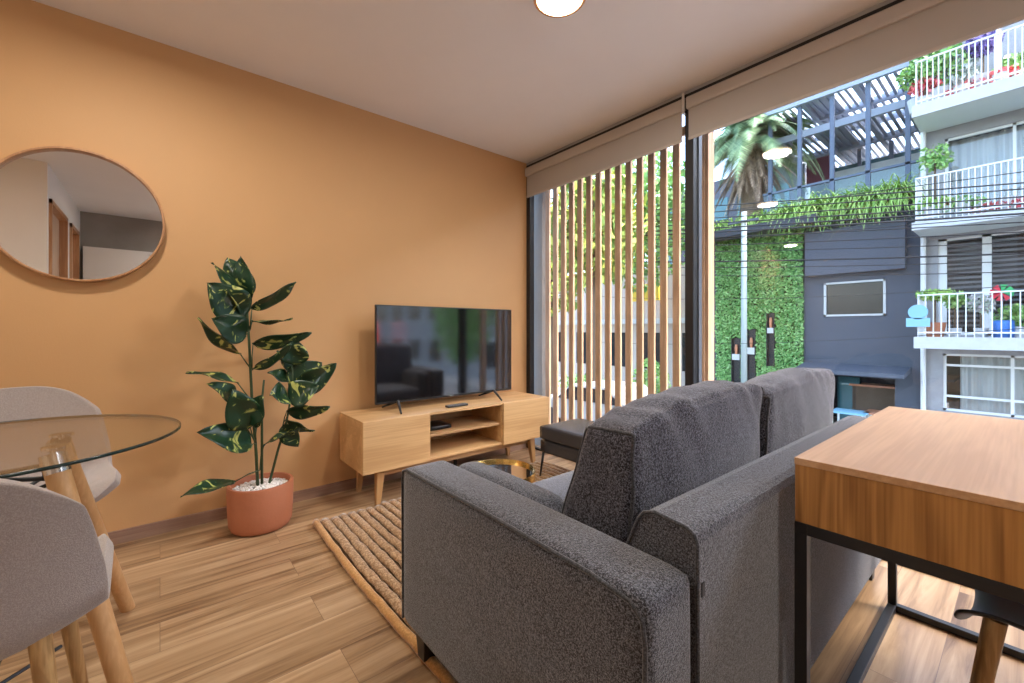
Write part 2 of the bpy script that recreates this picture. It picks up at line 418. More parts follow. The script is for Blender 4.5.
# back wall with two door openings
mb = MB(); DZ = 2.2
d1, d2 = (-.07, .80), (1.05, 1.62)
mb.box(XH, d1[0], YB-.12, YB, 0, ZC); mb.box(d1[1], d2[0], YB-.12, YB, 0, ZC); mb.box(d2[1], XR, YB-.12, YB, 0, ZC)
mb.box(d1[0], d1[1], YB-.12, YB, DZ, ZC); mb.box(d2[0], d2[1], YB-.12, YB, DZ, ZC)
struct('wall_back', mb, M['white'])
for i, (a, b_) in enumerate((d1, d2)):
    dr = MB().box(a+.04, b_-.04, YB-.08, YB-.04, 0, DZ-.04).build('door_%d' % (i+1), M['doorwood'], origin=((a+b_)/2, YB, 0))
    dr['kind'] = 'structure'
    f = MB(); f.box(a, a+.04, YB-.12, YB+.02, 0, DZ); f.box(b_-.04, b_, YB-.12, YB+.02, 0, DZ); f.box(a, b_, YB-.12, YB+.02, DZ-.04, DZ)
    f.build('door_frame', M['framewood'], dr)
    MB().tube([(b_-.1, YB-.04, 1), (b_-.1, YB+.02, 1), (b_-.2, YB+.02, 1)], .01).build('door_handle', M['chrome'], dr, smooth=True)
# header over the window; outer wall above, its unseen overhang added to limit sun
struct('wall_window', MB().box(XL-.12, XR+.12, YW, YW+.13, ZC-.02, ZC+.15).box(XL-.12, XR+.12, YW+.0, YW+.5, ZC+.15, ZC+3.0), M['reveal'])
struct('baseboard_left', MB().box(XL, XL+.014, YE, YW-.02, 0, .062), M['trimwood'])
struct('baseboard_right', MB().box(XR-.014, XR, YB, YW-.02, 0, .062), M['trimwood'])
struct('trim_reveal', MB().box(XL-.5, -2.768, YW+.14, YW+.18, -.12, ZC+.15), M['reveal'])

# window frames: left bay and right bay
def bay(name, x0, x1, fl, fr, label):
    w = MB().box(x0, x0+fl, YW-.0, YW+.05, 0, ZC-.02).box(x1-fr, x1, YW-.0, YW+.05, 0, ZC-.02)
    w.box(x0+fl, x1-fr, YW+.02, YW+.05, 0, .014).box(x0+fl, x1-fr, YW, YW+.05, ZC-.07, ZC-.02)
    o = w.build(name, M['black'], origin=((x0+x1)/2, YW, 0)); o['kind'] = 'structure'
    MB().box(x0+fl, x1-fr, YW+.030, YW+.038, .014, ZC-.07).build('window_pane', M['glass'], o)
    return o
w1 = bay('window_1', XL, -1.300, .045, .049, '')
w2 = bay('window_2', -1.299, XR, .004, .06, '')
# grey sliding stile and pale outer jamb right of the mullion
MB().box(-1.335, -1.287, YW+.052, YW+.09, 0, ZC-.02).build('window_stile', M['darkgrey'], w2)
struct('trim_jamb', MB().box(-1.385, -1.352, YW+.25, YW+.29, -.1, ZC+.1).box(-1.350, -1.330, YW+.26, YW+.34, -.1, ZC+.1), M['slatwood'])

# wooden slat screen outside the left bay
SY = 2.80
scr = thing('slat_screen', (-2.15, SY, -.1), 'screen of thin upright wooden slats outside the left window bay', 'slat screen')
MB().box(-3.0, -1.36, SY+.023, SY+.05, -.1, -.04).build('screen_rail', M['slatwood'], scr)
MB().box(-3.0, -1.36, SY+.023, SY+.05, ZC-.1, ZC-.04).build('screen_rail', M['slatwood'], scr)
xr0 = at(679.2, 300, SY).x
for i in range(14):
    xe = xr0 - i*.0995
    MB().box(xe-.050, xe, SY, SY+.022, -.1, ZC+.05).build('slat', M['slatwood'], scr)

# roller blinds
def blind(x0, x1, label):
    b_ = thing('roller_blind', ((x0+x1)/2, YW-.05, ZC-.3), label, 'roller blind', None)
    z0, z1 = 2.378, 2.452
    yf = YW-.025
    prof = [(yf+.0, z0), (yf-.004, z0+.012), (yf-.004, z1-.01), (yf+.006, z1), (yf+.022, z1), (yf+.022, z0)]
    MB().prism(prof, 'x', x0, x1).build('cassette', M['cassette'], b_)
    MB().box(x0+.006, x1-.006, yf+.014, yf+.017, 2.204, z0+.01).build('blind_fabric', M['blind'], b_)
    MB().box(x0+.006, x1-.006, yf+.010, yf+.020, 2.190, 2.206, bev=.002).build('hem_bar', M['cassette'], b_)
    return b_
blind(XL+.012, -1.357, 'narrow beige roller blind rolled up over the slatted left bay')
blind(-1.326, XR-.01, 'wide beige roller blind rolled up over the clear right pane')
tag(MB().box(-1.350, -1.333, YW-.036, YW-.001, 2.35, 2.475).build('blind_bracket', M['chrome']), 'small metal bracket between the two roller blinds', 'bracket')

# ---------------------------------------------------------------- ceiling lamps
def ceil_lamp(x, y, label, watts):
    l = thing('ceiling_lamp', (x, y, ZC), label, 'ceiling lamp', 'round flush ceiling lamps')
    MB().lathe((x, y, ZC), [(.112, 0), (.112, -.062), (.108, -.066), (.098, -.066), (.098, 0)], 48).build('lamp_ring', M['framewood'], l, smooth=True, auto=35)
    MB().lathe((x, y, ZC), [(.0975, -.045), (.0975, -.066), (.09, -.072), (.05, -.075), (.0, -.076)], 48).build('lamp_diffuser', M['diff'], l, smooth=True, auto=50)
    ld = bpy.data.lights.new('lamp_light', 'AREA'); ld.shape = 'DISK'; ld.size = .19; ld.energy = watts; ld.color = (1, .94, .86)
    ld.spread = PI
    lo = bpy.data.objects.new('lamp_light', ld); C.objects.link(lo); lo.parent = l; lo.location = (0, 0, -.082)
ceil_lamp(-1.265, 1.305, 'round glowing ceiling lamp at the top edge of the photo', LAMP_W)
ceil_lamp(-1.85, -.15, 'round ceiling lamp above the glass dining table', LAMP_W)
ceil_lamp(-2.5, -2.95, 'round ceiling lamp at the far end of the hall', LAMP_W*2.2)
ceil_lamp(1.0, .8, 'added unseen ceiling lamp that brightens the white walls and cabinets in the mirror', LAMP_W*.9)  # added fill lamp, kept out of view and out of the reflections

# ---------------------------------------------------------------- mirror
mc = Vector((XL, -.285, 1.563)); RR = .305
mir = thing('round_mirror', (XL, mc.y, mc.z-RR), 'large round wall mirror in a thin wooden rim on the orange wall', 'mirror')
def ring_x(prof, c, n=72):
    mb = MB(); rings = []
    for r, dx in prof:
        rings.append(mb.verts([(c.x+dx, c.y+r*math.cos(2*PI*k/n), c.z+r*math.sin(2*PI*k/n)) for k in range(n)]))
    for i in range(len(rings)):
        A, B = rings[i], rings[(i+1) % len(rings)]
        for k in range(n): mb.bm.faces.new((A[k], A[(k+1) % n], B[(k+1) % n], B[k]))
    return mb
ring_x([(RR, .0), (RR, .045), (RR-.003, .048), (RR-.009, .048), (RR-.010, .045), (RR-.010, .0)], mc).build('mirror_frame', M['framewood'], mir, smooth=True, auto=35)
mb = MB(); n = 72
A = mb.verts([(mc.x+.024, mc.y+(RR-.010)*math.cos(2*PI*k/n), mc.z+(RR-.010)*math.sin(2*PI*k/n)) for k in range(n)])
B = mb.verts([(mc.x+.004, v.co.y, v.co.z) for v in A]); mb.bm.faces.new(A); mb.bm.faces.new(B[::-1])
for k in range(n): mb.bm.faces.new((A[k], A[(k+1) % n], B[(k+1) % n], B[k]))
mb.build('mirror_glass', M['mirror'], mir)

# ---------------------------------------------------------------- tv stand
sx0, sx1, sy0, sy1, sz0, sz1 = XL+.03, -2.40, .88, 2.335, .215, .515
ts = thing('tv_stand', ((sx0+sx1)/2, (sy0+sy1)/2, 0), 'low oak tv stand with open middle shelves against the orange wall', 'tv stand')
T = .016; ya, yb = 1.305, 1.885
c = MB(); c.box(sx0, sx1, sy0, sy1, sz1-T, sz1); c.box(sx0, sx1, sy0, sy1, sz0, sz0+T)
c.box(sx0, sx1, sy0, sy0+T, sz0+T, sz1-T); c.box(sx0, sx1, sy1-T, sy1, sz0+T, sz1-T)
c.box(sx0, sx1-.002, ya-T, ya, sz0+T, sz1-T); c.box(sx0, sx1-.002, yb, yb+T, sz0+T, sz1-T)
c.box(sx0, sx0+.01, sy0+T, sy1-T, sz0+T, sz1-T)
c.build('carcass', M['oak'], ts, bevel=.0015)
MB().box(sx0+.012, sx1-.02, ya+.001, yb-.001, .355, .372).build('shelf', M['oakin'], ts, bevel=.001)
MB().box(sx1+.001, sx1+.018, sy0, ya-.002, sz0, sz1-.001).build('door', M['oak'], ts, bevel=.002)
MB().box(sx1+.001, sx1+.018, yb+.004, sy1, sz0, sz1-.001).build('door', M['oak'], ts, bevel=.002)
MB().box(sx0+.05, sx0+.08, sy0+.06, sy1-.06, sz0-.045, sz0-.001).box(sx1-.075, sx1-.045, sy0+.12, sy1-.12, sz0-.045, sz0-.001).build('under_rail', M['oakin'], ts)
def sqleg(mb, top, foot, wt, wf):
    a = mb.verts([(foot[0]+i*wf/2, foot[1]+j*wf/2, foot[2]) for i, j in ((-1, -1), (1, -1), (1, 1), (-1, 1))])
    b_ = mb.verts([(top[0]+i*wt/2, top[1]+j*wt/2, top[2]) for i, j in ((-1, -1), (1, -1), (1, 1), (-1, 1))])
    mb.bm.faces.new(a[::-1]); mb.bm.faces.new(b_)
    for k in range(4): mb.bm.faces.new((a[k], a[(k+1) % 4], b_[(k+1) % 4], b_[k]))
    return mb
for (tx, ty, fx, fy) in ((sx1-.04, sy0+.12, sx1-.035, sy0+.105), (sx0+.06, sy0+.12, sx0+.045, sy0+.105), (sx1-.04, sy1-.14, sx1-.035, sy1-.115), (sx0+.06, sy1-.14, sx0+.045, sy1-.115)):
    sqleg(MB(), (tx, ty, sz0), (fx, fy, 0), .048, .026).build('leg', M['oakend'], ts, bevel=.002)
sqleg(MB(), (sx1-.2, 1.62, sz0), (sx1-.2, 1.62, 0), .02, .014).build('leg', M['black'], ts)['label'] = 'thin dark centre support leg'
# tv
tvx = -2.62; ty0, ty1, tz0, tz1 = 1.048, 2.155, .562, 1.196
tv = thing('television', (tvx, 1.6, sz1), 'large black flat screen television on the oak stand', 'television')
MB().box(tvx-.022, tvx, ty0, ty1, tz0, tz1, bev=.003).build('bezel', M['tvframe'], tv)
MB().box(tvx-.060, tvx-.022, ty0+.12, ty1-.12, tz0+.03, tz1-.25, bev=.008).build('rear_housing', M['blackgloss'], tv)
MB().box(tvx+.0002, tvx+.0016, ty0+.007, ty1-.007, tz0+.014, tz1-.007).build('screen', M['screen'], tv)
for yy in (1.20, 1.985):
    f = MB()
    f.tube([(tvx-.01, yy, tz0+.01), (tvx+.16, yy-.055, sz1+.006)], [.011, .006], 8)
    f.tube([(tvx-.01, yy, tz0+.01), (tvx-.13, yy-.055, sz1+.006)], [.011, .006], 8)
    f.build('foot', M['blackgloss'], tv, smooth=True)
MB().box(tvx+.0016, tvx+.0026, 1.59, 1.615, tz0+.004, tz0+.009).build('maker_badge', M['chrome'], tv)
rm = thing('remote_control', (-2.475, 1.56, sz1), 'slim black remote control lying on the tv stand', 'remote control')
MB().box(-2.497, -2.455, 1.475, 1.635, sz1+.0005, sz1+.016, bev=.004).build('remote_body', M['blackgloss'], rm)
mb = MB()
for i in range(6):
    for j in range(3): mb.lathe((-2.488+j*.012, 1.495+i*.021, sz1+.016), [(.0035, 0), (.0035, .0015), (0, .0018)], 8)
mb.build('buttons', M['darkgrey'], rm)
# set top box in the shelf
sb = tag(rbox(sx0+.12, sx0+.30, ya+.05, ya+.22, .3725, .40, r=.008, n=4).build('media_box', M['blackgloss'], smooth=True), 'small black media box on the upper shelf of the tv stand', 'media box')

# ---------------------------------------------------------------- potted plant
pc = Vector((-2.585, .412, 0))
pot = thing('potted_plant', pc, 'tall rubber plant with variegated leaves in a round terracotta pot', 'potted plant')
MB().lathe(pc, [(.0, .004), (.115, .0), (.134, .008), (.146, .032), (.150, .10), (.154, .226), (.151, .235), (.139, .235), (.136, .228), (.134, .18), (.0, .178)], 56).build('pot', M['terra'], pot, smooth=True, auto=45)
mb = MB(); r2 = random.Random(3)
for i in range(520):
    a = r2.uniform(0, 2*PI); rr = .129*math.sqrt(r2.random()); s = r2.uniform(.006, .011)
    res = bmesh.ops.create_icosphere(mb.bm, subdivisions=1, radius=s)
    bmesh.ops.scale(mb.bm, vec=(1, r2.uniform(.7, 1.2), .7), verts=res['verts'])
    bmesh.ops.translate(mb.bm, vec=(pc.x+rr*math.cos(a), pc.y+rr*math.sin(a), .202+.010*(1-(rr/.129)**2)+r2.uniform(0, .006)), verts=res['verts'])
pb = mb.build('pebbles', M['pebble'], pot, smooth=True); pb['kind'] = 'stuff'
MB().lathe((pc.x, pc.y, .179), [(0, 0), (.1335, .001), (.135, .022), (0, .024)], 32).build('soil', M['soil'], pot)
def pp(px, py, dx=0): return atx(px, py, pc.x+dx)
stems = [([(258, 487), (256, 450), (252, 400), (249, 340), (246, 295), (240, 265)], 0, .008),
         ([(262, 487), (262, 440), (262, 400), (264, 380)], .05, .007),
         ([(268, 487), (278, 450), (287, 420), (293, 385), (292, 360)], .02, .007)]
spts = []
for ps, dx, r_ in stems:
    q = [pp(a, b_, dx*(i/len(ps))) for i, (a, b_) in enumerate(ps)]
    q[0].z = .19
    MB().tube(q, [r_*(1-.45*i/len(q)) for i in range(len(q))], 8).build('stem', M['stem'], pot, smooth=True)
# leaves: base px, tip px, width px, base depth, tip depth, turn of the blade (deg)
LV = [((246, 300), (228, 257), 26, 0, -.03, 25), ((247, 303), (240, 256), 17, .02, .05, -20), ((245, 315), (214, 262), 20, .03, .08, 60),
      ((246, 318), (208, 283), 32, .04, .12, 10), ((252, 310), (297, 283), 17, .02, .06, 50), ((252, 322), (293, 320), 9, .0, -.02, 75),
      ((247, 336), (213, 318), 26, .05, .13, 15), ((240, 356), (197, 319), 15, .03, .10, -55), ((252, 345), (312, 334), 17, .03, .1, 40),
      ((254, 370), (292, 345), 15, .05, .13, 55), ((240, 382), (187, 371), 11, .03, .10, 62), ((238, 400), (209, 383), 17, .05, .15, 40),
      ((248, 430), (233, 390), 28, .05, .13, 12), ((255, 428), (262, 402), 12, .03, .06, -40), ((292, 365), (296, 340), 26, .03, .06, 5),
      ((292, 392), (337, 364), 26, .04, .10, 30), ((290, 388), (322, 362), 30, .02, .05, -15), ((288, 395), (271, 395), 24, .05, .12, 30),
      ((286, 412), (330, 408), 18, .06, .14, 45), ((288, 400), (318, 385), 26, .08, .16, -20), ((285, 420), (314, 432), 14, .06, .14, 60),
      ((283, 425), (298, 447), 18, .03, .07, 20), ((254, 444), (199, 431), 27, .04, .14, 30), ((236, 480), (181, 495), 15, .05, .16, 50),
      ((262, 445), (298, 428), 10, .03, .08, -70), ((290, 380), (268, 372), 15, .0, .02, 45), ((248, 425), (262, 395), 22, .06, .10, -25),
      ((290, 375), (278, 350), 12, .0, -.04, 60)]
mb = MB(); uvl = mb.bm.loops.layers.uv.new('UVMap'); pet = MB()
near = [(246, 300), (250, 330), (252, 370), (254, 410), (256, 444), (290, 375), (288, 400), (283, 425), (262, 420), (260, 470)]
for bi, ti, wpx, db, dt, turn in LV:
    b0 = pp(*bi, db); t0 = pp(*ti, dt); Lw = (t0-b0); ln = Lw.length; ax = Lw.normalized()
    wdt = wpx/188*.60
    view = Vector((-b0.x, -b0.y, HC-b0.z)).normalized()
    side = ax.cross(view).normalized(); nrm = side.cross(ax).normalized()
    side, nrm = [Matrix.Rotation(math.radians(turn), 3, ax) @ v for v in (side, nrm)]
    if nrm.dot(view) < 0: nrm = -nrm
    rows = []; NR, NC = 14, 8
    ph = r2.uniform(0, 6)
    for i in range(NR+1):
        s = i/NR; wv = wdt*(math.sin(PI*min(1, s**.85))**.75)*(1-.25*s)+.0005
        if i == NR: wv = .0004
        row = []
        for j in range(NC+1):
            q = (j/NC)*2-1
            p = b0+Lw*s+side*(q*wv)+nrm*(abs(q)*wv*.28 - .10*ln*(s-.5)**2*1.6 + .006*math.sin(ph+s*9+q*2))
            row.append((mb.bm.verts.new(p), (q*.5+.5, s)))
        rows.append(row)
    for i in range(NR):
        for j in range(NC):
            f = mb.bm.faces.new([rows[i][j][0], rows[i][j+1][0], rows[i+1][j+1][0], rows[i+1][j][0]])
            for lp, (v, uvv) in zip(f.loops, (rows[i][j], rows[i][j+1], rows[i+1][j+1], rows[i+1][j])): lp[uvl].uv = (uvv[0]*.8, uvv[1])
    best = min(near, key=lambda q: (q[0]-bi[0])**2+(q[1]-bi[1]-12)**2)
    a0 = pp(*best, .0); pet = MB(); pet.tube([a0, (a0+b0)/2+Vector((0, 0, .004)), b0+Lw*.02-nrm*.01], [.0035, .003, .0025], 6); pet.build('leaf_stalk', M['stem'], pot, smooth=True)
fo = mb.build('foliage', M['leaf'], pot, smooth=True)
sm = fo.modifiers.new('thick', 'SOLIDIFY'); sm.thickness = .0016

# ---------------------------------------------------------------- rug
rg = thing('jute_rug', (-1.6, 1.45, 0), 'ribbed jute rug under the sofa and coffee table', 'rug')
rx0, rx1, ry0, ry1 = -2.41, -.75, .655, 2.30
mb = MB(); mb.box(rx0+.01, rx1, ry0, ry1, .0005, .006); mb.build('rug_backing', M['jutebase'], rg)
mb = MB(); nr = 34; pitch = (ry1-ry0)/nr; r3 = random.Random(5)
for i in range(nr):
    yc = ry0+(i+.5)*pitch; pts = []; rad = []
    st = r3.uniform(-.02, .02)
    for k in range(57):
        xx = rx0+st+(rx1-rx0-st)*k/56
        edge = 0
        wob = .016*noise.noise(Vector((xx*3.0, yc*3.3, 0)))+.004*noise.noise(Vector((xx*14, i*3.1, 0)))
        pts.append((xx, yc+wob, .0105)); rad.append(.0215+.0045*noise.noise(Vector((xx*26, i*7.3, 2)))+.002*r3.uniform(-1, 1))
    mb.tube(pts, rad, 8)
for v in mb.bm.verts: v.co.z = .003+max(0, (v.co.z+.008))*.62
mb.build('rug_braids', M['jute'], rg, smooth=True)
pts = []
for k in range(60):
    xx = rx0-.01+(rx1-rx0)*k/59
    pts.append((xx, ry0-.016-.012*math.sin((xx+2.4)*2.9)+.004*noise.noise(Vector((xx*12, 0, 0))), .014))
mb = MB().tube(pts, .016, 10)
mb.build('rug_binding', M['juteedge'], rg, smooth=True)['label'] = 'smooth orange-tan edge binding'

# ---------------------------------------------------------------- sofa
ax0, ax1, ay0, ay1 = -1.252, -.375, .580, .725
sf = thing('sofa', (-.82, 1.48, 0), 'dark grey fabric two seat sofa with piped arms facing the television', 'sofa')
BZ, AZ = .13, .613
def arm_shape(q, h):
    t_ = max(0, (q.z/h.z))
    # slope of the front top corner
    fx = max(0, (-q.x/h.x)-.86)/.14
    q = q.copy(); q.z -= .006*fx*fx*(1 if q.z > 0 else 0)
    return q
def arm(y0, y1, side):
    a = rbox(ax0, ax1, y0, y1, BZ, AZ, r=.022, n=16, bulge=(.004, .004, .008), shape=arm_shape)
    o = a.build('arm', M['sofa'], sf, smooth=True)
    # piping round the outer face
    yy = y0+.004 if side < 0 else y1-.004
    z1 = AZ-.014
    loop = [(ax0+.010, yy, BZ+.01), (ax0+.006, yy, z1-.03), (ax0+.012, yy, z1-.002), (ax0+.04, yy, z1+.008), (ax0+.20, yy, z1+.008), ((ax0+ax1)/2, yy, z1+.011), (ax1-.12, yy, z1+.008), (ax1-.035, yy, z1-.001), (ax1-.012, yy, z1-.02), (ax1-.007, yy, z1-.06), (ax1-.007, yy, BZ+.01)]
    MB().tube(loop, .0042, 8).build('arm_piping', M['pipe'], o, smooth=True)
    return o
arm(ay0, ay1, -1); FA0 = 2.20; arm(FA0, FA0+.145, 1)
def pad_shape(q, h): q = q.copy(); return q
rbox(ax0+.035, -.76, ay1-.004, ay1+.125, .30, .600, r=.055, n=12, bulge=(.004, .0, .006)).build('arm_pad', M['sofa'], sf, smooth=True)
rbox(ax0+.035, -.76, FA0-.125, FA0+.004, .30, .600, r=.055, n=12, bulge=(.004, .0, .006)).build('arm_pad', M['sofa'], sf, smooth=True)
# back: slanted front, soft top
prof = [(-.575, .28), (-.548, .50), (-.518, .600), (-.492, .662), (-.478, .680), (-.455, .687), (-.392, .680), (-.378, .672), (-.372, .657), (-.371, .45), (-.371, BZ), (-.575, BZ)]
bk = MB().prism(prof, 'y', ay1+.004, FA0-.004).build('sofa_back', M['sofa'], sf, bevel=.004)
MB().tube([(x_, ay1+.004, z_) for x_, z_ in prof[1:10]]+[(-.371, ay1+.004, BZ+.01)], .004, 8).build('back_piping', M['pipe'], bk, smooth=True)
rbox(ax0+.02, -.60, ay1+.002, FA0-.002, BZ, .31, r=.02, n=8).build('seat_base', M['sofa'], sf, smooth=True)
rbox(ax0-.0, -.63, ay1+.127, 1.464, .30, .445, r=.035, n=12, bulge=(.006, 0, .014)).build('seat_cushion', M['seatf'], sf, smooth=True)
rbox(ax0-.0, -.63, 1.466, FA0-.127, .30, .445, r=.035, n=12, bulge=(.006, 0, .014)).build('seat_cushion', M['seatf'], sf, smooth=True)
def back_cushion(y0, y1, seed, zt, lift=0, LEAN=.07, dx=0):
    H = zt-.43
    def shp(q, h):
        q = q.copy(); zz = max(0, (q.z+h.z)/(2*h.z))
        q.x += LEAN*zz-LEAN/2                              # lean to the rear
        thick = 1.10-.45*zz**1.6                                 # thinner at the top
        xm = LEAN*zz-LEAN/2
        q.x = xm+(q.x-xm)*thick
        w = .4*noise.noise(Vector((q.y*7+seed, q.x*3, q.z*3)))
        cr = noise.noise(Vector((q.y*22+q.z*9+seed*3, q.x*6, q.z*4)))
        q.z += (.012*w+.014*cr)*(zz > .8)
        q.x += .009*cr*zz
        q.z -= .028*(abs(q.y)/h.y)**4*(zz)                      # soft drooping corners
        q.z += lift*(q.y/h.y)*zz
        return q
    mc_ = rbox(-.755+dx, -.545+dx, y0, y1, .43, zt, r=.026, n=30, bulge=(.030, .004, .016), wr=.005, wscale=7, seed=seed, shape=shp); rims = mc_.rims
    o = mc_.build('back_cushion', M['cushion'], sf, smooth=True)
    for rm_ in rims: MB().tube(rm_+[rm_[0]], .0045, 6).build('cushion_piping', M['pipe'], o, smooth=True)
    return o
back_cushion(.790, 1.500, 3.1, .855, .018)
back_cushion(1.500, 2.235, 9.4, .862, .012, .085, .012)
for lx in (ax0+.07, ax1-.07):
    for ly in (ay0+.06, FA0+.085):
        sqleg(MB(), (lx, ly, BZ+.002), (lx+(.012 if lx > -.8 else -.012), ly, .021 if lx < -.8 else .001), .062, .040).build('leg', M['blackgloss'], sf, bevel=.002)
MB().box(-.3715, -.3695, .742, .752, .560, .585).build('fabric_tag', M['black'], sf)

# ---------------------------------------------------------------- coffee table
cx, cy, cz = -1.655, 1.28, .340
ct = thing('coffee_table', (cx, cy, 0), 'round gold rimmed coffee table with glass top behind the sofa arm', 'coffee table')
MB().lathe((cx, cy, cz), [(.180, -.03), (.180, .010), (.174, .010), (.174, -.03)], 64, close=True).build('rim', M['gold'], ct, smooth=True, auto=35)
MB().lathe((cx, cy, cz), [(.0, -.012), (.1735, -.012), (.1735, -.004), (.0, -.004)], 64).build('table_top', M['mirror'], ct)
for k in range(3):
    a = PI/6+2*PI*k/3
    MB().tube([(cx+.162*math.cos(a), cy+.162*math.sin(a), cz-.02), (cx+.15*math.cos(a), cy+.15*math.sin(a), .022)], .008, 10).build('leg', M['gold'], ct, smooth=True)

# ---------------------------------------------------------------- ottoman
ox0, ox1, oy0, oy1 = -2.16, -1.66, 2.02, 2.44
ot = thing('ottoman', ((ox0+ox1)/2, (oy0+oy1)/2, 0), 'low square black leather stool on thin metal legs by the slats', 'stool')
rbox(ox0, ox1, oy0, oy1, .282, .378, r=.018, n=10, bulge=(.002, .002, .008)).build('seat_pad', M['ottof'], ot, smooth=True)
rbox(ox0+.006, ox1-.006, oy0+.006, oy1-.006, .195, .282, r=.010, n=6).build('seat_box', M['ottof'], ot, smooth=True)
for i, lx in enumerate((ox0+.025, ox1-.025)):
    for j, ly in enumerate((oy0+.022, oy1-.022)):
        MB().tube([(lx, ly, .197), (lx+(-.022 if i == 0 else .022), ly+(-.012 if j == 0 else .012), .022 if j == 0 else .001)], [.009, .006], 8).build('leg', M['black'], ot, smooth=True)

# ---------------------------------------------------------------- desk
dx0, dx1, dy0, dy1 = -.336, .222, 1.097, 2.105
dk = thing('desk', ((dx0+dx1)/2, (dy0+dy1)/2, 0), 'oak box top writing desk on a black square tube frame', 'desk')
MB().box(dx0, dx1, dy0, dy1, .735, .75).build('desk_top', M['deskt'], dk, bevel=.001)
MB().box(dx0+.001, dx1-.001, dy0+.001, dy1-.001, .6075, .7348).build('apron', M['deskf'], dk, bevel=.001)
fr = .024; mb = MB()
for xx in (dx0, dx1-fr):
    mb.box(xx, xx+fr, dy0, dy1, .583, .6073)
for yy in (dy0, dy1-fr): mb.box(dx0+fr, dx1-fr, yy, yy+fr, .583, .6073)
mb.build('top_frame', M['black'], dk, bevel=.001)
for xx in (dx0, dx1-fr):
    for yy in (dy0, dy1-fr): MB().box(xx, xx+fr, yy, yy+fr, 0.001, .583).build('leg', M['black'], dk, bevel=.001)
MB().box(dx0, dx0+fr, dy0+fr, dy1-fr, .001, .025).build('floor_rail', M['black'], dk, bevel=.001)
MB().box(dx0+fr, dx1-fr, dy1-fr, dy1, .001, .025).build('floor_rail', M['black'], dk, bevel=.001)

# ---------------------------------------------------------------- shell chairs (front = +x)
def shell_chair(name, label, fab, legm, black=False, thick=.03, lx_=.13, dz=0):
    r = thing(name, (0, 0, 0), label, 'chair')
    P_ = [(.200, .425), (.188, .446), (.15, .458), (.05, .448), (-.06, .440), (-.135, .452), (-.185, .495), (-.208, .56), (-.224, .64), (-.242, .715), (-.258, .78), (-.265, .815)]
    P_ = [(a, b-dz) for a, b in P_]
    def cr(tt):
        k = min(int(tt), len(P_)-2); f = tt-k
        p0, p1, p2, p3 = [Vector((P_[max(0, min(len(P_)-1, k+d))][0], 0, P_[max(0, min(len(P_)-1, k+d))][1])) for d in (-1, 0, 1, 2)]
        return .5*((2*p1)+(-p0+p2)*f+(2*p0-5*p1+4*p2-p3)*f*f+(-p0+3*p1-3*p2+p3)*f**3)
    NV, NU = 44, 22
    def surf(v0, v1, off, nv):
        mb = MB(); rows = []
        for i in range(nv+1):
          row = []
          for j in range(NU+1):
            u = (j/NU)*2-1
            e0 = v0+(.11*abs(u)**3 if v0 < .01 else 0); e1 = v1-(.20*abs(u)**2.7 if v1 > .99 else 0)
            s = e0+(e1-e0)*i/nv; tt = s*(len(P_)-1)
            p = cr(min(tt, len(P_)-1.001)); pa = cr(max(0, tt-.15)); pb_ = cr(min(len(P_)-1.001, tt+.15)); tg = (pb_-pa).normalized()
            nn = Vector((-tg.z, 0, tg.x)) if True else None
            if nn.dot(Vector((.5, 0, 1))) < 0: nn = -nn
            w = .205+.03*min(1, s/.2)**.8+.008*math.sin(min(1, s)*PI)
            w -= .075*max(0, (s-.55)/.45)**1.7
            back = max(0, min(1, (s-.42)/.2))
            lift = .055*abs(u)**2.4*(1-back)+.080*abs(u)**2.2*back*(1-.45*max(0, s-.65)/.35)
            row.append(mb.bm.verts.new(p+Vector((0, u*w, 0))+nn*(lift+off)))
          rows.append(row)
        for i in range(nv):
            for j in range(NU): mb.bm.faces.new((rows[i][j], rows[i][j+1], rows[i+1][j+1], rows[i+1][j]))
        bmesh.ops.remove_doubles(mb.bm, verts=mb.bm.verts, dist=.0004)
        return mb
    def solid(mb, nm, mt, th, sub=1):
        o = mb.build(nm, mt, r, smooth=True); s_ = o.modifiers.new('s', 'SOLIDIFY'); s_.thickness = th; s_.offset = 0
        if th > .015:
            b_ = o.modifiers.new('b', 'BEVEL'); b_.width = th*.42; b_.segments = 3; b_.limit_method = 'ANGLE'; b_.angle_limit = math.radians(50)
        sb_ = o.modifiers.new('sub', 'SUBSURF'); sb_.levels = sub; sb_.render_levels = sub; return o
    if black: solid(surf(0, 1, 0, NV), 'shell', fab, .008)
    else:
        solid(surf(.0, .535, 0, 24), 'seat', fab, thick)
        b_ = solid(surf(.485, 1, -.004, 24), 'backrest', fab, thick)
        bx = MB().box(-.215, -.200, .238, .250, .485, .512, bev=.002); bx.build('fabric_tag', M['black'], b_)
    for sx in (1, -1):
        for sy in (1, -1):
            MB().tube([(lx_*sx-.01, .155*sy, (.485 if sx < 0 else .455)-dz*.6), (lx_*sx+.06*sx-.01, .205*sy, .001)], [.0165, .0105], 14).build('leg', legm, r, smooth=True, auto=60)
    br = MB(); br.box(-.10, .09, -.10, .10, .415, .428)
    br.tube([(.13, .155, .30), (-.15, -.155, .30)], .004, 6); br.tube([(.13, -.155, .30), (-.15, .155, .30)], .004, 6)
    br.build('under_frame', M['black'], r)
    return r
ch1 = shell_chair('dining_chair', 'grey fabric dining chair nearest the camera, seen from behind', M['chairf'], M['ashleg'])
ch2 = copy_tree(ch1)
ch2['label'] = 'beige fabric dining chair behind the glass table, by the orange wall'
for c_ in (ch1, ch2): c_['group'] = 'fabric shell dining chairs'
ch1.location = (-1.30, -.33, 0); ch1.rotation_euler = (0, 0, math.radians(181))
ch2.location = (-2.22, -.375, 0); ch2.rotation_euler = (0, 0, math.radians(10))
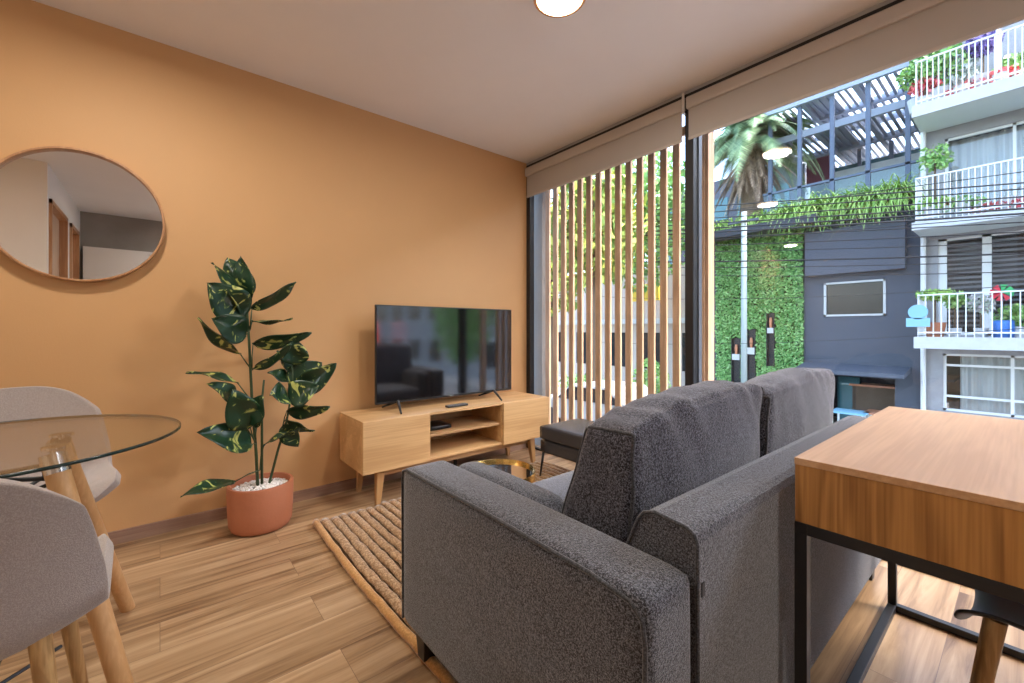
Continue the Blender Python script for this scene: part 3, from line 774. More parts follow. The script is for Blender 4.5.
ch3 = shell_chair('desk_chair', 'black moulded shell chair with wooden legs tucked under the desk', M['black'], M['ashleg'], True, lx_=.172, dz=.04)
ch3.location = (.118, 1.50, -.0); ch3.rotation_euler = (0, 0, PI)

# ---------------------------------------------------------------- glass dining table
tc_ = Vector((-1.655, -.335, 0)); TR = .385
dt = thing('dining_table', tc_, 'round glass dining table on splayed beech legs', 'dining table')
MB().lathe((tc_.x, tc_.y, .742), [(.0, 0), (TR-.0035, 0), (TR-.0035, .0085), (.0, .0085)], 96).build('glass_top', M['tglass'], dt)
MB().lathe((tc_.x, tc_.y, .742), [(TR-.0034, 0), (TR, .001), (TR, .0075), (TR-.0034, .0085)], 96, close=True).build('glass_edge', M['tedge'], dt, smooth=True)
tops = [(-1.745, -.215), (-1.570, -.205), (-1.70, -.42)]
feet = [(-2.130, -.092), (-1.415, -.040), (-1.80, -.86)]
for (a, b_), (c_, d_) in zip(tops, feet):
    MB().tube([(a, b_, .695), (c_, d_, .001)], [.0245, .0215], 24).build('leg', M['beech'], dt, smooth=True, auto=50)
    MB().tube([(a-(c_-a)*.035, b_-(d_-b_)*.035, .722), (a+(c_-a)*.03, b_+(d_-b_)*.03, .674)], .026, 20).build('leg_cap', M['chrome'], dt, smooth=True, auto=50)
    MB().lathe((a, b_, .722), [(.008, 0), (.008, .012), (.026, .013), (.026, .0195), (0, .0195)], 24).build('glass_support', M['chrome'], dt, smooth=True, auto=40)
mb = MB()
for i in range(3):
    a, b_ = tops[i], tops[(i+1) % 3]
    mb.tube([(a[0], a[1], .66), (b_[0], b_[1], .66)], .006, 8)
for tp in tops: mb.tube([(*tp, .65), (tc_.x, tc_.y+.03, .60)], .005, 8)
mb.build('cross_frame', M['black'], dt, smooth=True)

# ---------------------------------------------------------------- parts of the room seen in the mirror and the tv
kc = thing('cabinet', (1.77, .2, 0), 'tall white cabinet run along the concrete wall, seen in the mirror', 'cabinet')
MB().box(1.69, XR-.002, YB+.04, 1.10, .0, 2.05).build('carcass', M['white'], kc)
for i in range(3):
    y0 = YB+.045+i*.612; d_ = MB().box(1.668, 1.689, y0, y0+.606, .085, 2.045, bev=.002).build('door', M['white'], kc)
    MB().box(1.655, 1.668, y0+.55, y0+.565, .95, 1.15).build('handle', M['black'], d_)
fl = thing('pendant_lamp', (.74, 2.30, .86), 'red shaded pendant lamp by the window, seen only reflected in the television', 'pendant lamp')
MB().tube([(.74, 2.30, 1.15), (.74, 2.30, ZC)], .003, 6).build('cord', M['black'], fl)
MB().lathe((.74, 2.30, .86), [(.125, 0), (.10, .30), (.012, .302), (.012, .296), (.096, .294), (.121, 0)], 40, close=True).build('lamp_shade', M['redshade'], fl, smooth=True)

# ================================================================ outside
GZ = -1.85
struct('street', MB().box(-45, 30, 3.4, 12.0, GZ-.2, GZ), M['asphalt'])
struct('sidewalk', MB().box(-45, 30, 12.0, 60, GZ-.2, GZ+.12), M['pave'])
FYB = 14.0
def rect(mb, px0, py0, px1, py1, Y, depth, kx=None):
    """box whose front face covers the measured rectangle at depth Y"""
    a = at(px0, py0, Y); b_ = at(px1, py1, Y)
    # heights are taken at each side and averaged
    z1 = a.z; z0 = b_.z
    mb.box(a.x, b_.x, Y, Y+depth, min(z0, z1), max(z0, z1)); return mb
def zz(px, py, Y): return at(px, py, Y).z
def xx_(px, Y): return at(px, 330, Y).x
# --- black building
Xb0, Xb1 = xx_(706, FYB), xx_(921, FYB)
zt1 = zz(860, 214, FYB)
bb = thing('restaurant_building', ((Xb0+Xb1)/2, FYB, GZ+.12), 'black rendered restaurant building with a green wall across the street', 'building')
cx0, cx1 = xx_(826, FYB), xx_(895, FYB); cz1 = zz(860, 377, FYB)
wx0, wx1 = xx_(824, FYB), xx_(886, FYB); wz0, wz1 = zz(855, 316, FYB), zz(855, 281, FYB)
mb = MB()
mb.box(Xb0, cx0, FYB, FYB+.25, GZ+.12, cz1); mb.box(cx1, Xb1, FYB, FYB+.25, GZ+.12, cz1)
mb.box(Xb0, Xb1, FYB, FYB+.25, cz1, wz0); mb.box(Xb0, wx0, FYB, FYB+.25, wz0, wz1); mb.box(wx1, Xb1, FYB, FYB+.25, wz0, wz1)
mb.box(Xb0, Xb1, FYB, FYB+.25, wz1, zt1)
mb.build('front_wall', M['navy'], bb)
MB().box(Xb0, Xb0+.2, FYB+.25, FYB+6, GZ+.12, zt1).box(Xb0, Xb1, FYB+5.8, FYB+6, GZ+.12, zt1).box(Xb0, Xb1, FYB, FYB+6, zt1, zt1+.15).build('side_wall', M['navy'], bb)
rect(MB(), 805, 233, 905, 268, FYB-.22, .215).build('fascia_panel', M['navy2'], bb)
# window
f = MB(); w_ = .05
f.box(wx0, wx1, FYB-.03, FYB+.1, wz0, wz0+w_).box(wx0, wx1, FYB-.03, FYB+.1, wz1-w_, wz1).box(wx0, wx0+w_, FYB-.03, FYB+.1, wz0, wz1).box(wx1-w_, wx1, FYB-.03, FYB+.1, wz0, wz1)
fw = f.build('window', M['paleslab'], bb)
MB().box(wx0+w_, wx1-w_, FYB+.05, FYB+.06, wz0+w_, wz1-w_).build('pane', M['darkglass'], fw)
# awning over the cafe opening
aw0, aw1 = xx_(795, FYB-.8), xx_(905, FYB-.8); az = zz(850, 371, FYB-.8)
MB().prism([(FYB-.9, az-.10), (FYB-.9, az-.01), (FYB-.002, az+.12), (FYB-.002, az-.02)], 'x', aw0, aw1).build('awning', M['navy2'], bb)
# cafe interior behind the opening
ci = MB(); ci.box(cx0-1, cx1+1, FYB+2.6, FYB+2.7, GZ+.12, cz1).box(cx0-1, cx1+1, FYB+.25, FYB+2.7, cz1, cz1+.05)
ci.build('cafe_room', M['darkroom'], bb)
# top ledge with planter
lz = zz(770, 226, FYB-.7)
MB().box(xx_(700, FYB-.7), xx_(817, FYB-.7), FYB-.75, FYB, lz-.1, lz+.12).build('ledge', M['navyledge'], bb)
# terrace above: glazing, posts, pergola roofs
tz = zt1+.15
TX0, TX1 = xx_(772, FYB+1.2), xx_(917, FYB+.2)
gl = MB().box(TX0+.3, TX1, FYB+3.9, FYB+4.0, tz, tz+2.4); gl.build('terrace_glazing', M['teal'], bb)
MB().box(TX1-2.3, TX1-.2, FYB+3.0, FYB+3.05, tz+1.1, tz+2.0).build('terrace_blind', M['paleslab'], bb)
MB().box(TX1-3.1, TX1-2.4, FYB+3.0, FYB+3.05, tz+1.7, tz+2.6).build('terrace_banner', plain('maroon_cloth', (.14, .03, .06), .8), bb)
mb = MB()
for k in range(5):
    px_ = TX0+.2+k*(TX1-TX0-.4)/4
    for Yp in (FYB+.5, FYB+3.5): MB().box(px_-.05, px_+.05, Yp-.05, Yp+.05, tz, tz+(2.7 if Yp > FYB+1 else 3.4)).build('terrace_post', M['steelblue'], bb)
mb.box(TX0, TX1, FYB+.45, FYB+.53, tz+1.0, tz+1.06)
mb.build('terrace_rail', M['steelblue'], bb)
MB().box(TX0, TX1, FYB+.48, FYB+.50, tz+.1, tz+1.0).build('glass_balustrade', glassy('terrace_glass', (.72, .84, .86)), bb)
def louver_roof(x0, x1, y0, y1, z):
    m_ = MB()
    for yy in (y0, (y0+y1)/2, y1): m_.box(x0, x1, yy-.06, yy+.06, z-.1, z+.1)
    xs = x0
    while xs < x1: m_.box(xs, xs+.07, y0, y1, z-.03, z+.03); xs += .17
    for k in range(4):
        xa = x0+(x1-x0)*k/3; m_.box(xa-.06, xa+.06, y0, y1, z-.1, z+.08)
    m_.box(x0+(x1-x0)*.30, x0+(x1-x0)*.52, y0, y1, z+.03, z+.05)
    m_.build('louvered_roof', M['louver'], bb)
louver_roof(TX0-.2, TX1, FYB+.4, FYB+3.6, tz+3.5)
louver_roof(TX0+.1, TX1, FYB+1.0, FYB+5.2, tz+2.75)
# green wall of plants
gx0, gx1 = xx_(716, FYB-.1), xx_(803, FYB-.1); gz1 = zz(760, 229, FYB-.1)
niches = [(732, 741, 338, 395), (747, 756, 329, 395), (767, 775, 313, 366)]
def innich(x, z):
    for a, b_, c_, d_ in niches:
        if xx_(a, FYB-.1) < x < xx_(b_, FYB-.1) and zz(a, d_, FYB-.1) < z < zz(a, c_, FYB-.1): return True
    return False
gw = thing('green_wall', ((gx0+gx1)/2, FYB-.08, GZ+.12), 'tall panel of dense clipped green leaves on the black building', 'green wall')
MB().box(gx0, gx1, FYB-.05, FYB-.002, GZ+.12, gz1).build('wall_backing', plain('moss_backing', (.015, .05, .01), .9), gw)
mb = MB(); rg_ = random.Random(11)
for i in range(15000):
    x = rg_.uniform(gx0, gx1); z = rg_.uniform(GZ+.6, gz1)
    if innich(x, z): continue
    y = FYB-.07-rg_.uniform(0, .09); s = rg_.uniform(.03, .062)
    n_ = Vector((rg_.uniform(-.8, .8), -1, rg_.uniform(-.3, 1.3))).normalized(); a = n_.orthogonal().normalized(); a = Matrix.Rotation(rg_.uniform(0, 6.28), 3, n_) @ a; b_ = n_.cross(a)
    p = Vector((x, y, z)); mb.quad(p-a*s, p-b_*s*.5, p+a*s, p+b_*s*.5)
g_ = mb.build('foliage', M['green1'], gw); g_['kind'] = 'stuff'
for i, (a, b_, c_, d_) in enumerate(niches):
    lab = ['short dark slot with planter at the left of the green wall', 'dark slot with planter in the green wall beside the street pole', 'dark slot high on the right of the green wall'][i]
    nb = thing('wall_niche', (xx_((a+b_)/2, FYB-.1), FYB-.1, zz(a, d_, FYB-.1)), lab, 'wall niche', 'dark slots in the green wall')
    X0, X1, Z0, Z1 = xx_(a, FYB-.1), xx_(b_, FYB-.1), zz(a, d_, FYB-.1), zz(a, c_, FYB-.1)
    MB().box(X0, X0+.02, FYB-.16, FYB-.051, Z0, Z1).box(X1-.02, X1, FYB-.16, FYB-.051, Z0, Z1).box(X0, X1, FYB-.07, FYB-.051, Z0, Z1).build('niche_box', M['black'], nb)
    MB().box(X0+.02, X1-.02, FYB-.15, FYB-.07, Z0+(Z1-Z0)*.62, Z0+(Z1-Z0)*.72).build('shelf', M['paleslab'], nb)
    MB().lathe(((X0+X1)/2, FYB-.12, Z0+(Z1-Z0)*.72), [(.03, 0), (.045, .18), (.03, .3), (0, .3)], 12).build('bottle', M['terrtable'], nb)
# fern row along the ledge
def blades(mb, c, n, L0, L1, R_, w=.018, up=.9, drp=.6):
    for i in range(n):
        a = R_.uniform(0, 2*PI); l = R_.uniform(L0, L1); h = R_.uniform(.3, up); pts = []
        d = Vector((math.cos(a), math.sin(a), 0)); sd = Vector((-math.sin(a), math.cos(a), 0))*w
        prev = None
        for k in range(5):
            s = k/4; p = Vector(c)+d*l*s+Vector((0, 0, l*h*s-l*drp*1.6*s*s)); ww = sd*(1-s*.85)
            cur = (mb.bm.verts.new(p-ww), mb.bm.verts.new(p+ww))
            if prev: mb.bm.faces.new((prev[0], prev[1], cur[1], cur[0]))
            prev = cur
fr_n = random.Random(4)
ferns = [(718, 216, .38), (733, 217, .36), (748, 216, .42), (764, 211, .45), (778, 206, .5), (792, 204, .6), (808, 200, .62), (824, 203, .6), (840, 205, .62), (856, 198, .62), (872, 200, .65), (887, 194, .62), (902, 190, .6)]
FN = ['leftmost over the green wall', 'second from the left end', 'above the street pole', 'just right of the street pole', 'below the palm skirt', 'under the palm crown edge', 'above the left end of the slate panel', 'above the slate panel, second', 'above the small dark window, left part', 'above the small dark window, right part', 'right of the dark window', 'second from the pale building', 'next to the pale building']
pl = MB().box(xx_(712, FYB-.3), xx_(914, FYB-.3), FYB-.30, FYB-.02, gz1+.08, zt1+.2).build('planter', M['navyledge'])
tag(pl, 'long dark planter trough on the roof edge of the black building', 'planter')
for (a, b_, sz), nm in zip(ferns, FN):
    c_ = at(a, b_, FYB-.16); c_.z = zt1+.2
    mb = MB(); blades(mb, c_, 260, sz*.6, sz*1.4, fr_n, .022, 1.7, .80)
    tag(mb.build('fern', M['fern']), 'bright green arching fern in the roof planter, '+nm, 'fern', 'ferns in the roof planter')
# palm tree
pr0 = at(752, 210, 15.2); pk = Vector((pr0.x, 15.2, zz(752, 150, 15.2)))
pt = thing('palm_tree', (pk.x, pk.y, tz), 'palm with drooping fronds and a brown skirt behind the green wall', 'palm tree')
MB().tube([(pk.x, pk.y, tz), (pk.x, pk.y, pk.z+.1)], [.36, .30], 14).build('trunk', plain('palm_bark', (.22, .15, .10), .9, bump=.8, bscale=12, var=.3), pt)
def frond(mb, base, az_, elev, L_, w, droop, R_, nl=26):
    d = Vector((math.cos(az_), math.sin(az_), 0)); pts = []
    for k in range(nl+1):
        s = k/nl; pts.append(Vector(base)+d*L_*s*math.cos(elev)*(1-.25*s*droop)+Vector((0, 0, L_*(s*math.sin(elev)-droop*s*s))))
    for k in range(1, nl):
        tg = (pts[k+1]-pts[k-1]).normalized(); sd = tg.cross(Vector((0, 0, 1)))
        if sd.length < .01: sd = Vector((1, 0, 0))
        sd.normalize(); ll = w*math.sin(PI*(k/nl)**.7)*.95+.05
        for sg in (-1, 1):
            e_ = pts[k]+sd*sg*ll*.8+tg*ll*.55+Vector((0, 0, -ll*.30)); tw = tg*.035
            mb.bm.faces.new(mb.verts([pts[k]-tw, pts[k]+tw, e_]))
    mb.tube(pts[::4], [.025*(1-i/ (nl/4+2)) for i in range(len(pts[::4]))], 5)
R4 = random.Random(21)
g1 = MB(); g2 = MB()
for k in range(84): frond(g1, pk+Vector((0, 0, .25)), R4.uniform(0, 2*PI), R4.uniform(.1, 1.2), R4.uniform(2.3, 3.1), .55, R4.uniform(.55, 1.0), R4, 40)
for k in range(60): frond(g2, pk+Vector((R4.uniform(-.25, .25), R4.uniform(-.3, .1), R4.uniform(-.4, .1))), R4.uniform(0, 2*PI), R4.uniform(-1.35, -.5), R4.uniform(1.1, 1.9), .13, R4.uniform(.2, .5), R4, 30)
fo = g1.build('fronds', M['palm'], pt); fo2 = g2.build('dead_fronds', M['palmdead'], pt); fo2['label'] = 'brown hanging dead fronds'
# street pole and cables
PX = xx_(744, 12.6)
po = thing('street_pole', (PX, 12.6, GZ+.12), 'pale green grey utility pole in front of the green wall', 'utility pole')
MB().tube([(PX, 12.6, GZ+.12), (PX, 12.6, zz(744, 212, 12.6))], [.085, .07], 14).build('pole', M['pole'], po, smooth=True)
MB().box(PX-.4, PX+.4, 12.5, 12.58, zz(744, 222, 12.5), zz(744, 220, 12.5)).build('crossarm', M['darkgrey'], po)
cab = [(207, 182, 11.5, .05, .022), (213, 188, 11.6, .05, .02), (219, 196, 11.2, .06, .02), (224, 203, 11.7, .04, .024), (229, 208, 11.4, .05, .03), (233, 213, 11.3, .05, .03), (238, 222, 11.8, .07, .018), (246, 232, 11.6, .1, .018), (252, 243, 11.9, .12, .016), (262, 254, 11.9, .12, .03), (268, 262, 12.0, .14, .016), (276, 273, 12.0, .2, .014), (300, 287, 12.1, .3, .012), (345, 330, 12.2, .3, .010), (214, 170, 11.9, .05, .014), (241, 215, 11.9, .1, .014)]
for i, (ya_, yb_, Y_, sag, th) in enumerate(cab):
    a = at(700, ya_, Y_); b_ = at(1040, yb_, Y_)
    a2 = a+(a-b_)*.6; b2 = b_+(b_-a)*.5
    pts = [a2+(b2-a2)*(k/24)+Vector((0, 0, -sag*4*(k/24)*(1-k/24)+sag*.9)) for k in range(25)]
    tag(MB().tube(pts, th*.62, 6).build('power_cable', M['cable'], smooth=True), 'thin black power cable strung across the street in front of the buildings', 'cable', 'black overhead cables across the street')
# cafe tables
def cafe_table(px_, Y_, mt, label):
    x = xx_(px_, Y_); z0 = GZ+.12; r = thing('cafe_table', (x, Y_, z0), label, 'table')
    MB().box(x-.35, x+.35, Y_-.35, Y_+.35, z0+.72, z0+.75).build('table_top', mt, r)
    for sx in (-1, 1):
        for sy in (-1, 1): MB().box(x+sx*.3-.02, x+sx*.3+.02, Y_+sy*.3-.02, Y_+sy*.3+.02, z0, z0+.72).build('leg', M['rail'], r)
cafe_table(850, 13.2, M['bluesign'], 'pale blue cafe table with white legs under the awning')
cafe_table(884, 13.6, M['terrtable'], 'orange topped cafe table under the right of the awning')
def cafe_stand(px_, Y_, h_, mt, label):
    x = xx_(px_, Y_); z0 = GZ+.12; r = thing('cafe_counter', (x, Y_, z0), label, 'counter')
    MB().box(x-.5, x+.5, Y_, Y_+.45, z0, z0+h_).build('counter_body', M['bark'], r)
    MB().box(x-.56, x+.56, Y_-.05, Y_+.5, z0+h_, z0+h_+.05).build('counter_top', mt, r)
cafe_stand(876, 14.6, 1.25, M['terrtable'], 'brown cafe counter with orange top inside the dark opening')
tag(rbox(xx_(848, 14.6)-.25, xx_(848, 14.6)+.25, 14.6, 14.9, GZ+.12, GZ+1.6, r=.04, n=5).build('drinks_fridge', M['teal'], smooth=True), 'small teal drinks fridge inside the cafe opening', 'fridge')

# --- apartment building at the right
AY = 14.0; AF = 12.75
Xa0 = xx_(921, AY); Xa1 = Xa0+7.5
zs = [.656, 3.23, 5.70]           # undersides of the three balconies
zh = 8.2
ap = thing('apartment_building', ((Xa0+Xa1)/2, AY, GZ+.12), 'pale grey apartment building with three planted balconies at the right', 'building')
wl = MB(); opens = []
ox = xx_(943, AY)
opens = [(ox, Xa1-1, zz(960, 412, AY), zz(960, 354, AY)), (xx_(938, AY), Xa1-1, zs[0]+.26, zz(960, 237, AY)), (xx_(945, AY), Xa1-1, zs[1]+.30, zz(945, 139, AY))]
zc = GZ+.12
for (x0, x1, z0, z1) in opens:
    wl.box(Xa0, Xa1, AY, AY+.25, zc, z0); wl.box(Xa0, x0, AY, AY+.25, z0, z1); wl.box(x1, Xa1, AY, AY+.25, z0, z1); zc = z1
wl.box(Xa0, Xa1, AY, AY+.25, zc, zh); wl.box(Xa0, Xa0+.25, AY+.25, AY+6, GZ+.12, zh); wl.box(Xa0, Xa1, AY+.25, AY+6, zh, zh+.1)
wl.build('front_wall', M['greywall'], ap)
MB().box(Xa0, Xa1, AY-.12, AY-.005, zz(930, 418, AY), zz(930, 410, AY)).build('plinth_band', M['paleslab'], ap)
def curtain(mb, x0, x1, y, z0, z1, amp=.035, per=.16):
    n_ = int((x1-x0)/.03); prev = None
    for k in range(n_+1):
        x = x0+(x1-x0)*k/n_; yy = y+amp*math.sin(x/per*2*PI)+amp*.5*math.sin(x/per*3.7)
        cur = (mb.bm.verts.new((x, yy, z0)), mb.bm.verts.new((x, yy, z1)))
        if prev: mb.bm.faces.new((prev[0], cur[0], cur[1], prev[1]))
        prev = cur
for fl_, (x0, x1, z0, z1) in enumerate(opens):
    wp = (x1-x0)/ (6 if fl_ != 1 else 9)
    f = MB(); t_ = .05
    f.box(x0, x1, AY+.04, AY+.12, z0, z0+t_).box(x0, x1, AY+.04, AY+.12, z1-t_, z1)
    if fl_ == 0: f.box(x0, x1, AY+.05, AY+.1, z0+(z1-z0)*.24, z0+(z1-z0)*.24+.05).box(x0, x1, AY+.05, AY+.1, z0+(z1-z0)*.78, z0+(z1-z0)*.78+.05)
    k = 0; xa = x0
    while xa < x1+.01:
        tw = t_ if fl_ != 1 else .14
        f.box(xa, xa+tw, AY+.04, AY+.12, z0, z1); xa += wp
    fo = f.build('window', M['rail'], ap)
    MB().box(x0, x1, AY+.075, AY+.080, z0+t_, z1-t_).build('pane', glassy('flat_glass_%d' % fl_, (.9, .93, .94)), fo)
    if fl_ != 1:
        cm = MB(); curtain(cm, x0+(.25 if fl_ == 0 else 0), x1, AY+.35, z0, z1); cm.build('curtain', M['curtain'], fo)
    else:
        vb = MB()
        zq = z0+.2
        while zq < z1: vb.box(x0, x1, AY+.3, AY+.31, zq, zq+.05); zq += .11
        vb.build('blind_slats', plain('grey_blind', (.16, .18, .20), .7), fo)
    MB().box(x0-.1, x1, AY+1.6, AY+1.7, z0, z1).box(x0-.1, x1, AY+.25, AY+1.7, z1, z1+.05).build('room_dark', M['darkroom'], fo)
bxs = [xx_(914, AF), xx_(912, AF), xx_(912, AF)]
for k, zb in enumerate(zs):
    x0 = bxs[k]; th = .20 if k != 1 else .12
    MB().box(x0, Xa1, AF, AY-.001, zb, zb+th).build('balcony_slab', M['paleslab'] if k == 0 else M['slabwhite'], ap)
    MB().box(x0, Xa1, AF-.05, AF-.001, zb-.02, zb+th+.03).build('slab_edge', M['paleslab'], ap)
    rl = MB(); zt_ = zb+th+.03; hh = .98 if k else .92
    rl.box(x0+.05, Xa1, AF+.02, AF+.06, zt_+hh-.03, zt_+hh).box(x0+.05, Xa1, AF+.02, AF+.06, zt_+.08, zt_+.11)
    xb = x0+.05
    while xb < Xa1: rl.box(xb, xb+.018, AF+.03, AF+.052, zt_, zt_+hh); xb += .088 if k else .12
    yb = AF+.1
    while yb < AY: rl.box(x0+.05, x0+.07, yb, yb+.02, zt_, zt_+hh); yb += .14
    rl.box(x0+.05, x0+.08, AF+.02, AY, zt_+hh-.03, zt_+hh)
    rl.build('balcony_railing', M['rail'], ap)
MB().tube([(Xa0+.05, AY-.1, GZ+.12), (Xa0+.05, AY-.1, zh)], .05, 10).build('downpipe', M['rail'], ap)
def cloud(name, c, rad, n, s, mt, label, cat, group=None, pot_=None, R_=rnd, parent=None):
    mb = MB(); c = Vector(c)
    for i in range(n):
        v = Vector((R_.gauss(0, 1), R_.gauss(0, 1), R_.gauss(0, 1))).normalized()*R_.random()**.45
        p = c+Vector((v.x*rad[0], v.y*rad[1], v.z*rad[2])); n_ = Vector((R_.uniform(-1, 1), R_.uniform(-1, 1), R_.uniform(-.2, 1))).normalized()
        a = n_.orthogonal().normalized(); a = Matrix.Rotation(R_.uniform(0, 6.28), 3, n_) @ a; b_ = n_.cross(a); q = s*R_.uniform(.6, 1.3)
        mb.quad(p-a*q, p-b_*q*.5, p+a*q, p+b_*q*.5)
    if parent is not None: return mb.build(name, mt, parent)
    if pot_:
        r = thing(name, (c.x, c.y, pot_[1]), label, cat, group)
        mb.build('foliage', mt, r)
        MB().lathe((c.x, c.y, pot_[1]), [(.0, .0), (.10*pot_[2], 0), (.14*pot_[2], .24*pot_[2]), (.0, .24*pot_[2])], 18).build('pot', pot_[0], r)
        if c.z-rad[2] > pot_[1]+.24*pot_[2]: MB().tube([(c.x, c.y, pot_[1]+.2), c], .02, 6).build('stem', M['bark'], r)
        return r
    return tag(mb.build(name, mt), label, cat, group)
b0, b1, b2 = [z_+.21 for z_ in zs]
def bal(px_, py_, Y_=13.05): return at(px_, py_, Y_)
cloud('potted_shrub', bal(935, 295), (.32, .2, .13), 500, .05, M['fern'], 'clipped yellow green shrub on the left of the lowest balcony', 'potted plant', None, (M['terra'], b0+.02, 1.3))
cloud('potted_shrub', bal(955, 300), (.22, .2, .2), 240, .05, M['bush'], 'pale bushy plant beside the clipped shrub on the lowest balcony', 'potted plant', None, (M['paleslab'], b0+.02, .8))
cloud('potted_shrub', bal(981, 303), (.22, .2, .22), 240, .05, leafy('pale_leaf', (.5, .45, .5), (.4, .5, .35)), 'pinkish pale plant in the middle of the lowest balcony', 'potted plant', None, (M['paleslab'], b0+.02, .8))
cloud('potted_shrub', bal(1018, 316), (.35, .2, .25), 420, .05, M['bush'], 'leafy green plant at the right of the lowest balcony', 'potted plant', None, (M['paleslab'], b0+.02, .9))
p_ = bal(1004, 322); tag(MB().lathe((p_.x, 12.95, b0+.02), [(.0, 0), (.14, 0), (.15, .30), (.13, .34), (0, .34)], 20).build('water_jug', M['bluepl'], smooth=True), 'bright blue container on the lowest balcony', 'container')
p_ = bal(1002, 293)
pw = thing('pinwheel', (p_.x, 12.98, b0), 'red and green toy pinwheel on the lowest balcony', 'pinwheel')
MB().tube([(p_.x, 12.98, b0), (p_.x, 12.98, p_.z)], .012, 6).build('stick', M['rail'], pw)
for k in range(8):
    a = k*PI/4+.3; d = Vector((math.cos(a), 0, math.sin(a))); e_ = Vector((-math.sin(a), 0, math.cos(a))); c_ = Vector((p_.x, 12.93, p_.z))
    MB().prism([(c_.x, c_.z), (c_.x+d.x*.17, c_.z+d.z*.17), (c_.x+d.x*.14+e_.x*.09, c_.z+d.z*.14+e_.z*.09)], 'y', 12.93, 12.945).build('vane', M['redpl'] if (k+6) % 8 < 5 else M['greenpl'], pw)
sg = thing('balcony_sign', tuple(at(918, 318, 12.69)), 'small pale blue sign hanging at the corner of the lowest balcony', 'sign')
q = at(918, 318, 12.69); MB().box(q.x-.19, q.x+.19, 12.665, 12.698, q.z-.19, q.z).build('sign_board', M['bluesign'], sg)
mb = MB(); 
A = [(q.x+.16*math.cos(a*PI/12), q.z+.13+.16*math.sin(a*PI/12)) for a in range(24)]
mb.prism(A, 'y', 12.665, 12.698); mb.build('sign_disc', M['bluesign'], sg)
# second floor balcony plants
for i, (px_, py_, mt, lab) in enumerate([(935, 158, 'bush', 'leafy climber hanging in front of the middle balcony window'), (932, 205, 'fern', 'low plant at the left of the middle balcony'), (962, 205, 'bush', 'low bushy plant in the centre of the middle balcony')]):
    c_ = bal(px_, py_); cloud('balcony_plant', c_, (.3, .2, .3) if i == 0 else (.35, .2, .2), 260, .06, M[mt], lab, 'potted plant', None, (M['paleslab'], b1+.0, 1.2))
c_ = bal(1008, 205); cloud('flower_box', c_, (.55, .15, .12), 260, .05, M['redf'], 'red flowers in a box at the right of the middle balcony', 'flowers', None, (M['paleslab'], b1, 1.0))
c_ = bal(950, 206); cloud('flower_box', c_, (.22, .12, .1), 120, .05, M['redf'], 'small red flowers low on the middle balcony behind its left bars', 'flowers', None, (M['paleslab'], b1, 1.0))
# top balcony
cloud('balcony_plant', at(917, 76, 13.1), (.35, .25, .35), 360, .07, M['bush'], 'light green plant spilling over the left corner of the top balcony', 'potted plant', None, (M['paleslab'], b2, 1.2))
cloud('balcony_plant', at(938, 66, 13.2), (.5, .3, .55), 700, .08, M['bush'], 'large green bush on the left part of the top balcony', 'potted plant', None, (M['paleslab'], b2, 1.6))
cloud('balcony_plant', at(962, 76, 13.3), (.3, .3, .5), 420, .07, leafy('silver_leaf', (.35, .42, .38), (.65, .7, .66)), 'silvery plant in the middle of the top balcony', 'potted plant', None, (M['paleslab'], b2, 1.4))
cloud('balcony_plant', at(983, 42, 13.2), (.28, .25, .30), 520, .06, M['purple'], 'plant with a round purple flower head on the top balcony', 'potted plant', None, (M['paleslab'], b2, 1.6))
cloud('balcony_plant', at(1012, 74, 13.3), (.3, .3, .4), 380, .07, M['bush'], 'green plant at the right edge of the top balcony', 'potted plant', None, (M['paleslab'], b2, 1.4))
for i, (px_, py_, lab) in enumerate([(925, 86, 'red flowers at the left corner of the top balcony'), (962, 92, 'red flowers in the middle of the top balcony'), (1000, 78, 'red flowers at the right of the top balcony')]):
    cloud('flower_box', at(px_, py_, 13.0), (.28, .12, .22), 200, .06, M['redf'], lab, 'flowers', None, (M['paleslab'], b2, 1.0))
MB_ = MB().box(xx_(998, 13.0)-.03, xx_(998, 13.0)+.03, 12.98, 13.04, b2, b2+2.4); tag(MB_.build('balcony_post', M['rail']), 'slim white upright post on the top balcony', 'post')

# --- block behind the palm
x0_, x1_ = xx_(690, 22)-2, xx_(800, 22)
gb = thing('rear_building', ((x0_+x1_)/2, 23.5, GZ+.12), 'slate blue building standing behind the palm tree', 'building')
MB().box(x0_, x1_, 22, 25, GZ+.12, zz(750, 172, 22)).build('wall', M['navy2'], gb)
for k in range(8):
    for zq in (4.4, 6.6):
        x = x0_+.4+k*1.35
        if x+.9 < x1_: MB().box(x, x+.9, 21.93, 21.999, zq, zq+1.1).build('window', M['teal'], gb)
# --- further along the opposite pavement, what the television reflects
nb_ = thing('office_building', (19, 14, GZ+.12), 'long grey building further along the street, seen reflected in the television', 'building')
MB().box(Xa1+.3, 34, AY, AY+6, GZ+.12, 7.5).build('wall', M['greywall'], nb_)
for k in range(9):
    for zq in (-1.2, 1.6, 4.4):
        x = Xa1+1.2+k*2.9; f = MB().box(x, x+1.9, AY-.05, AY-.001, zq, zq+1.7).build('window', M['rail'], nb_)
        MB().box(x+.08, x+1.82, AY-.06, AY-.051, zq+.08, zq+1.62).build('pane', M['darkglass'], f)
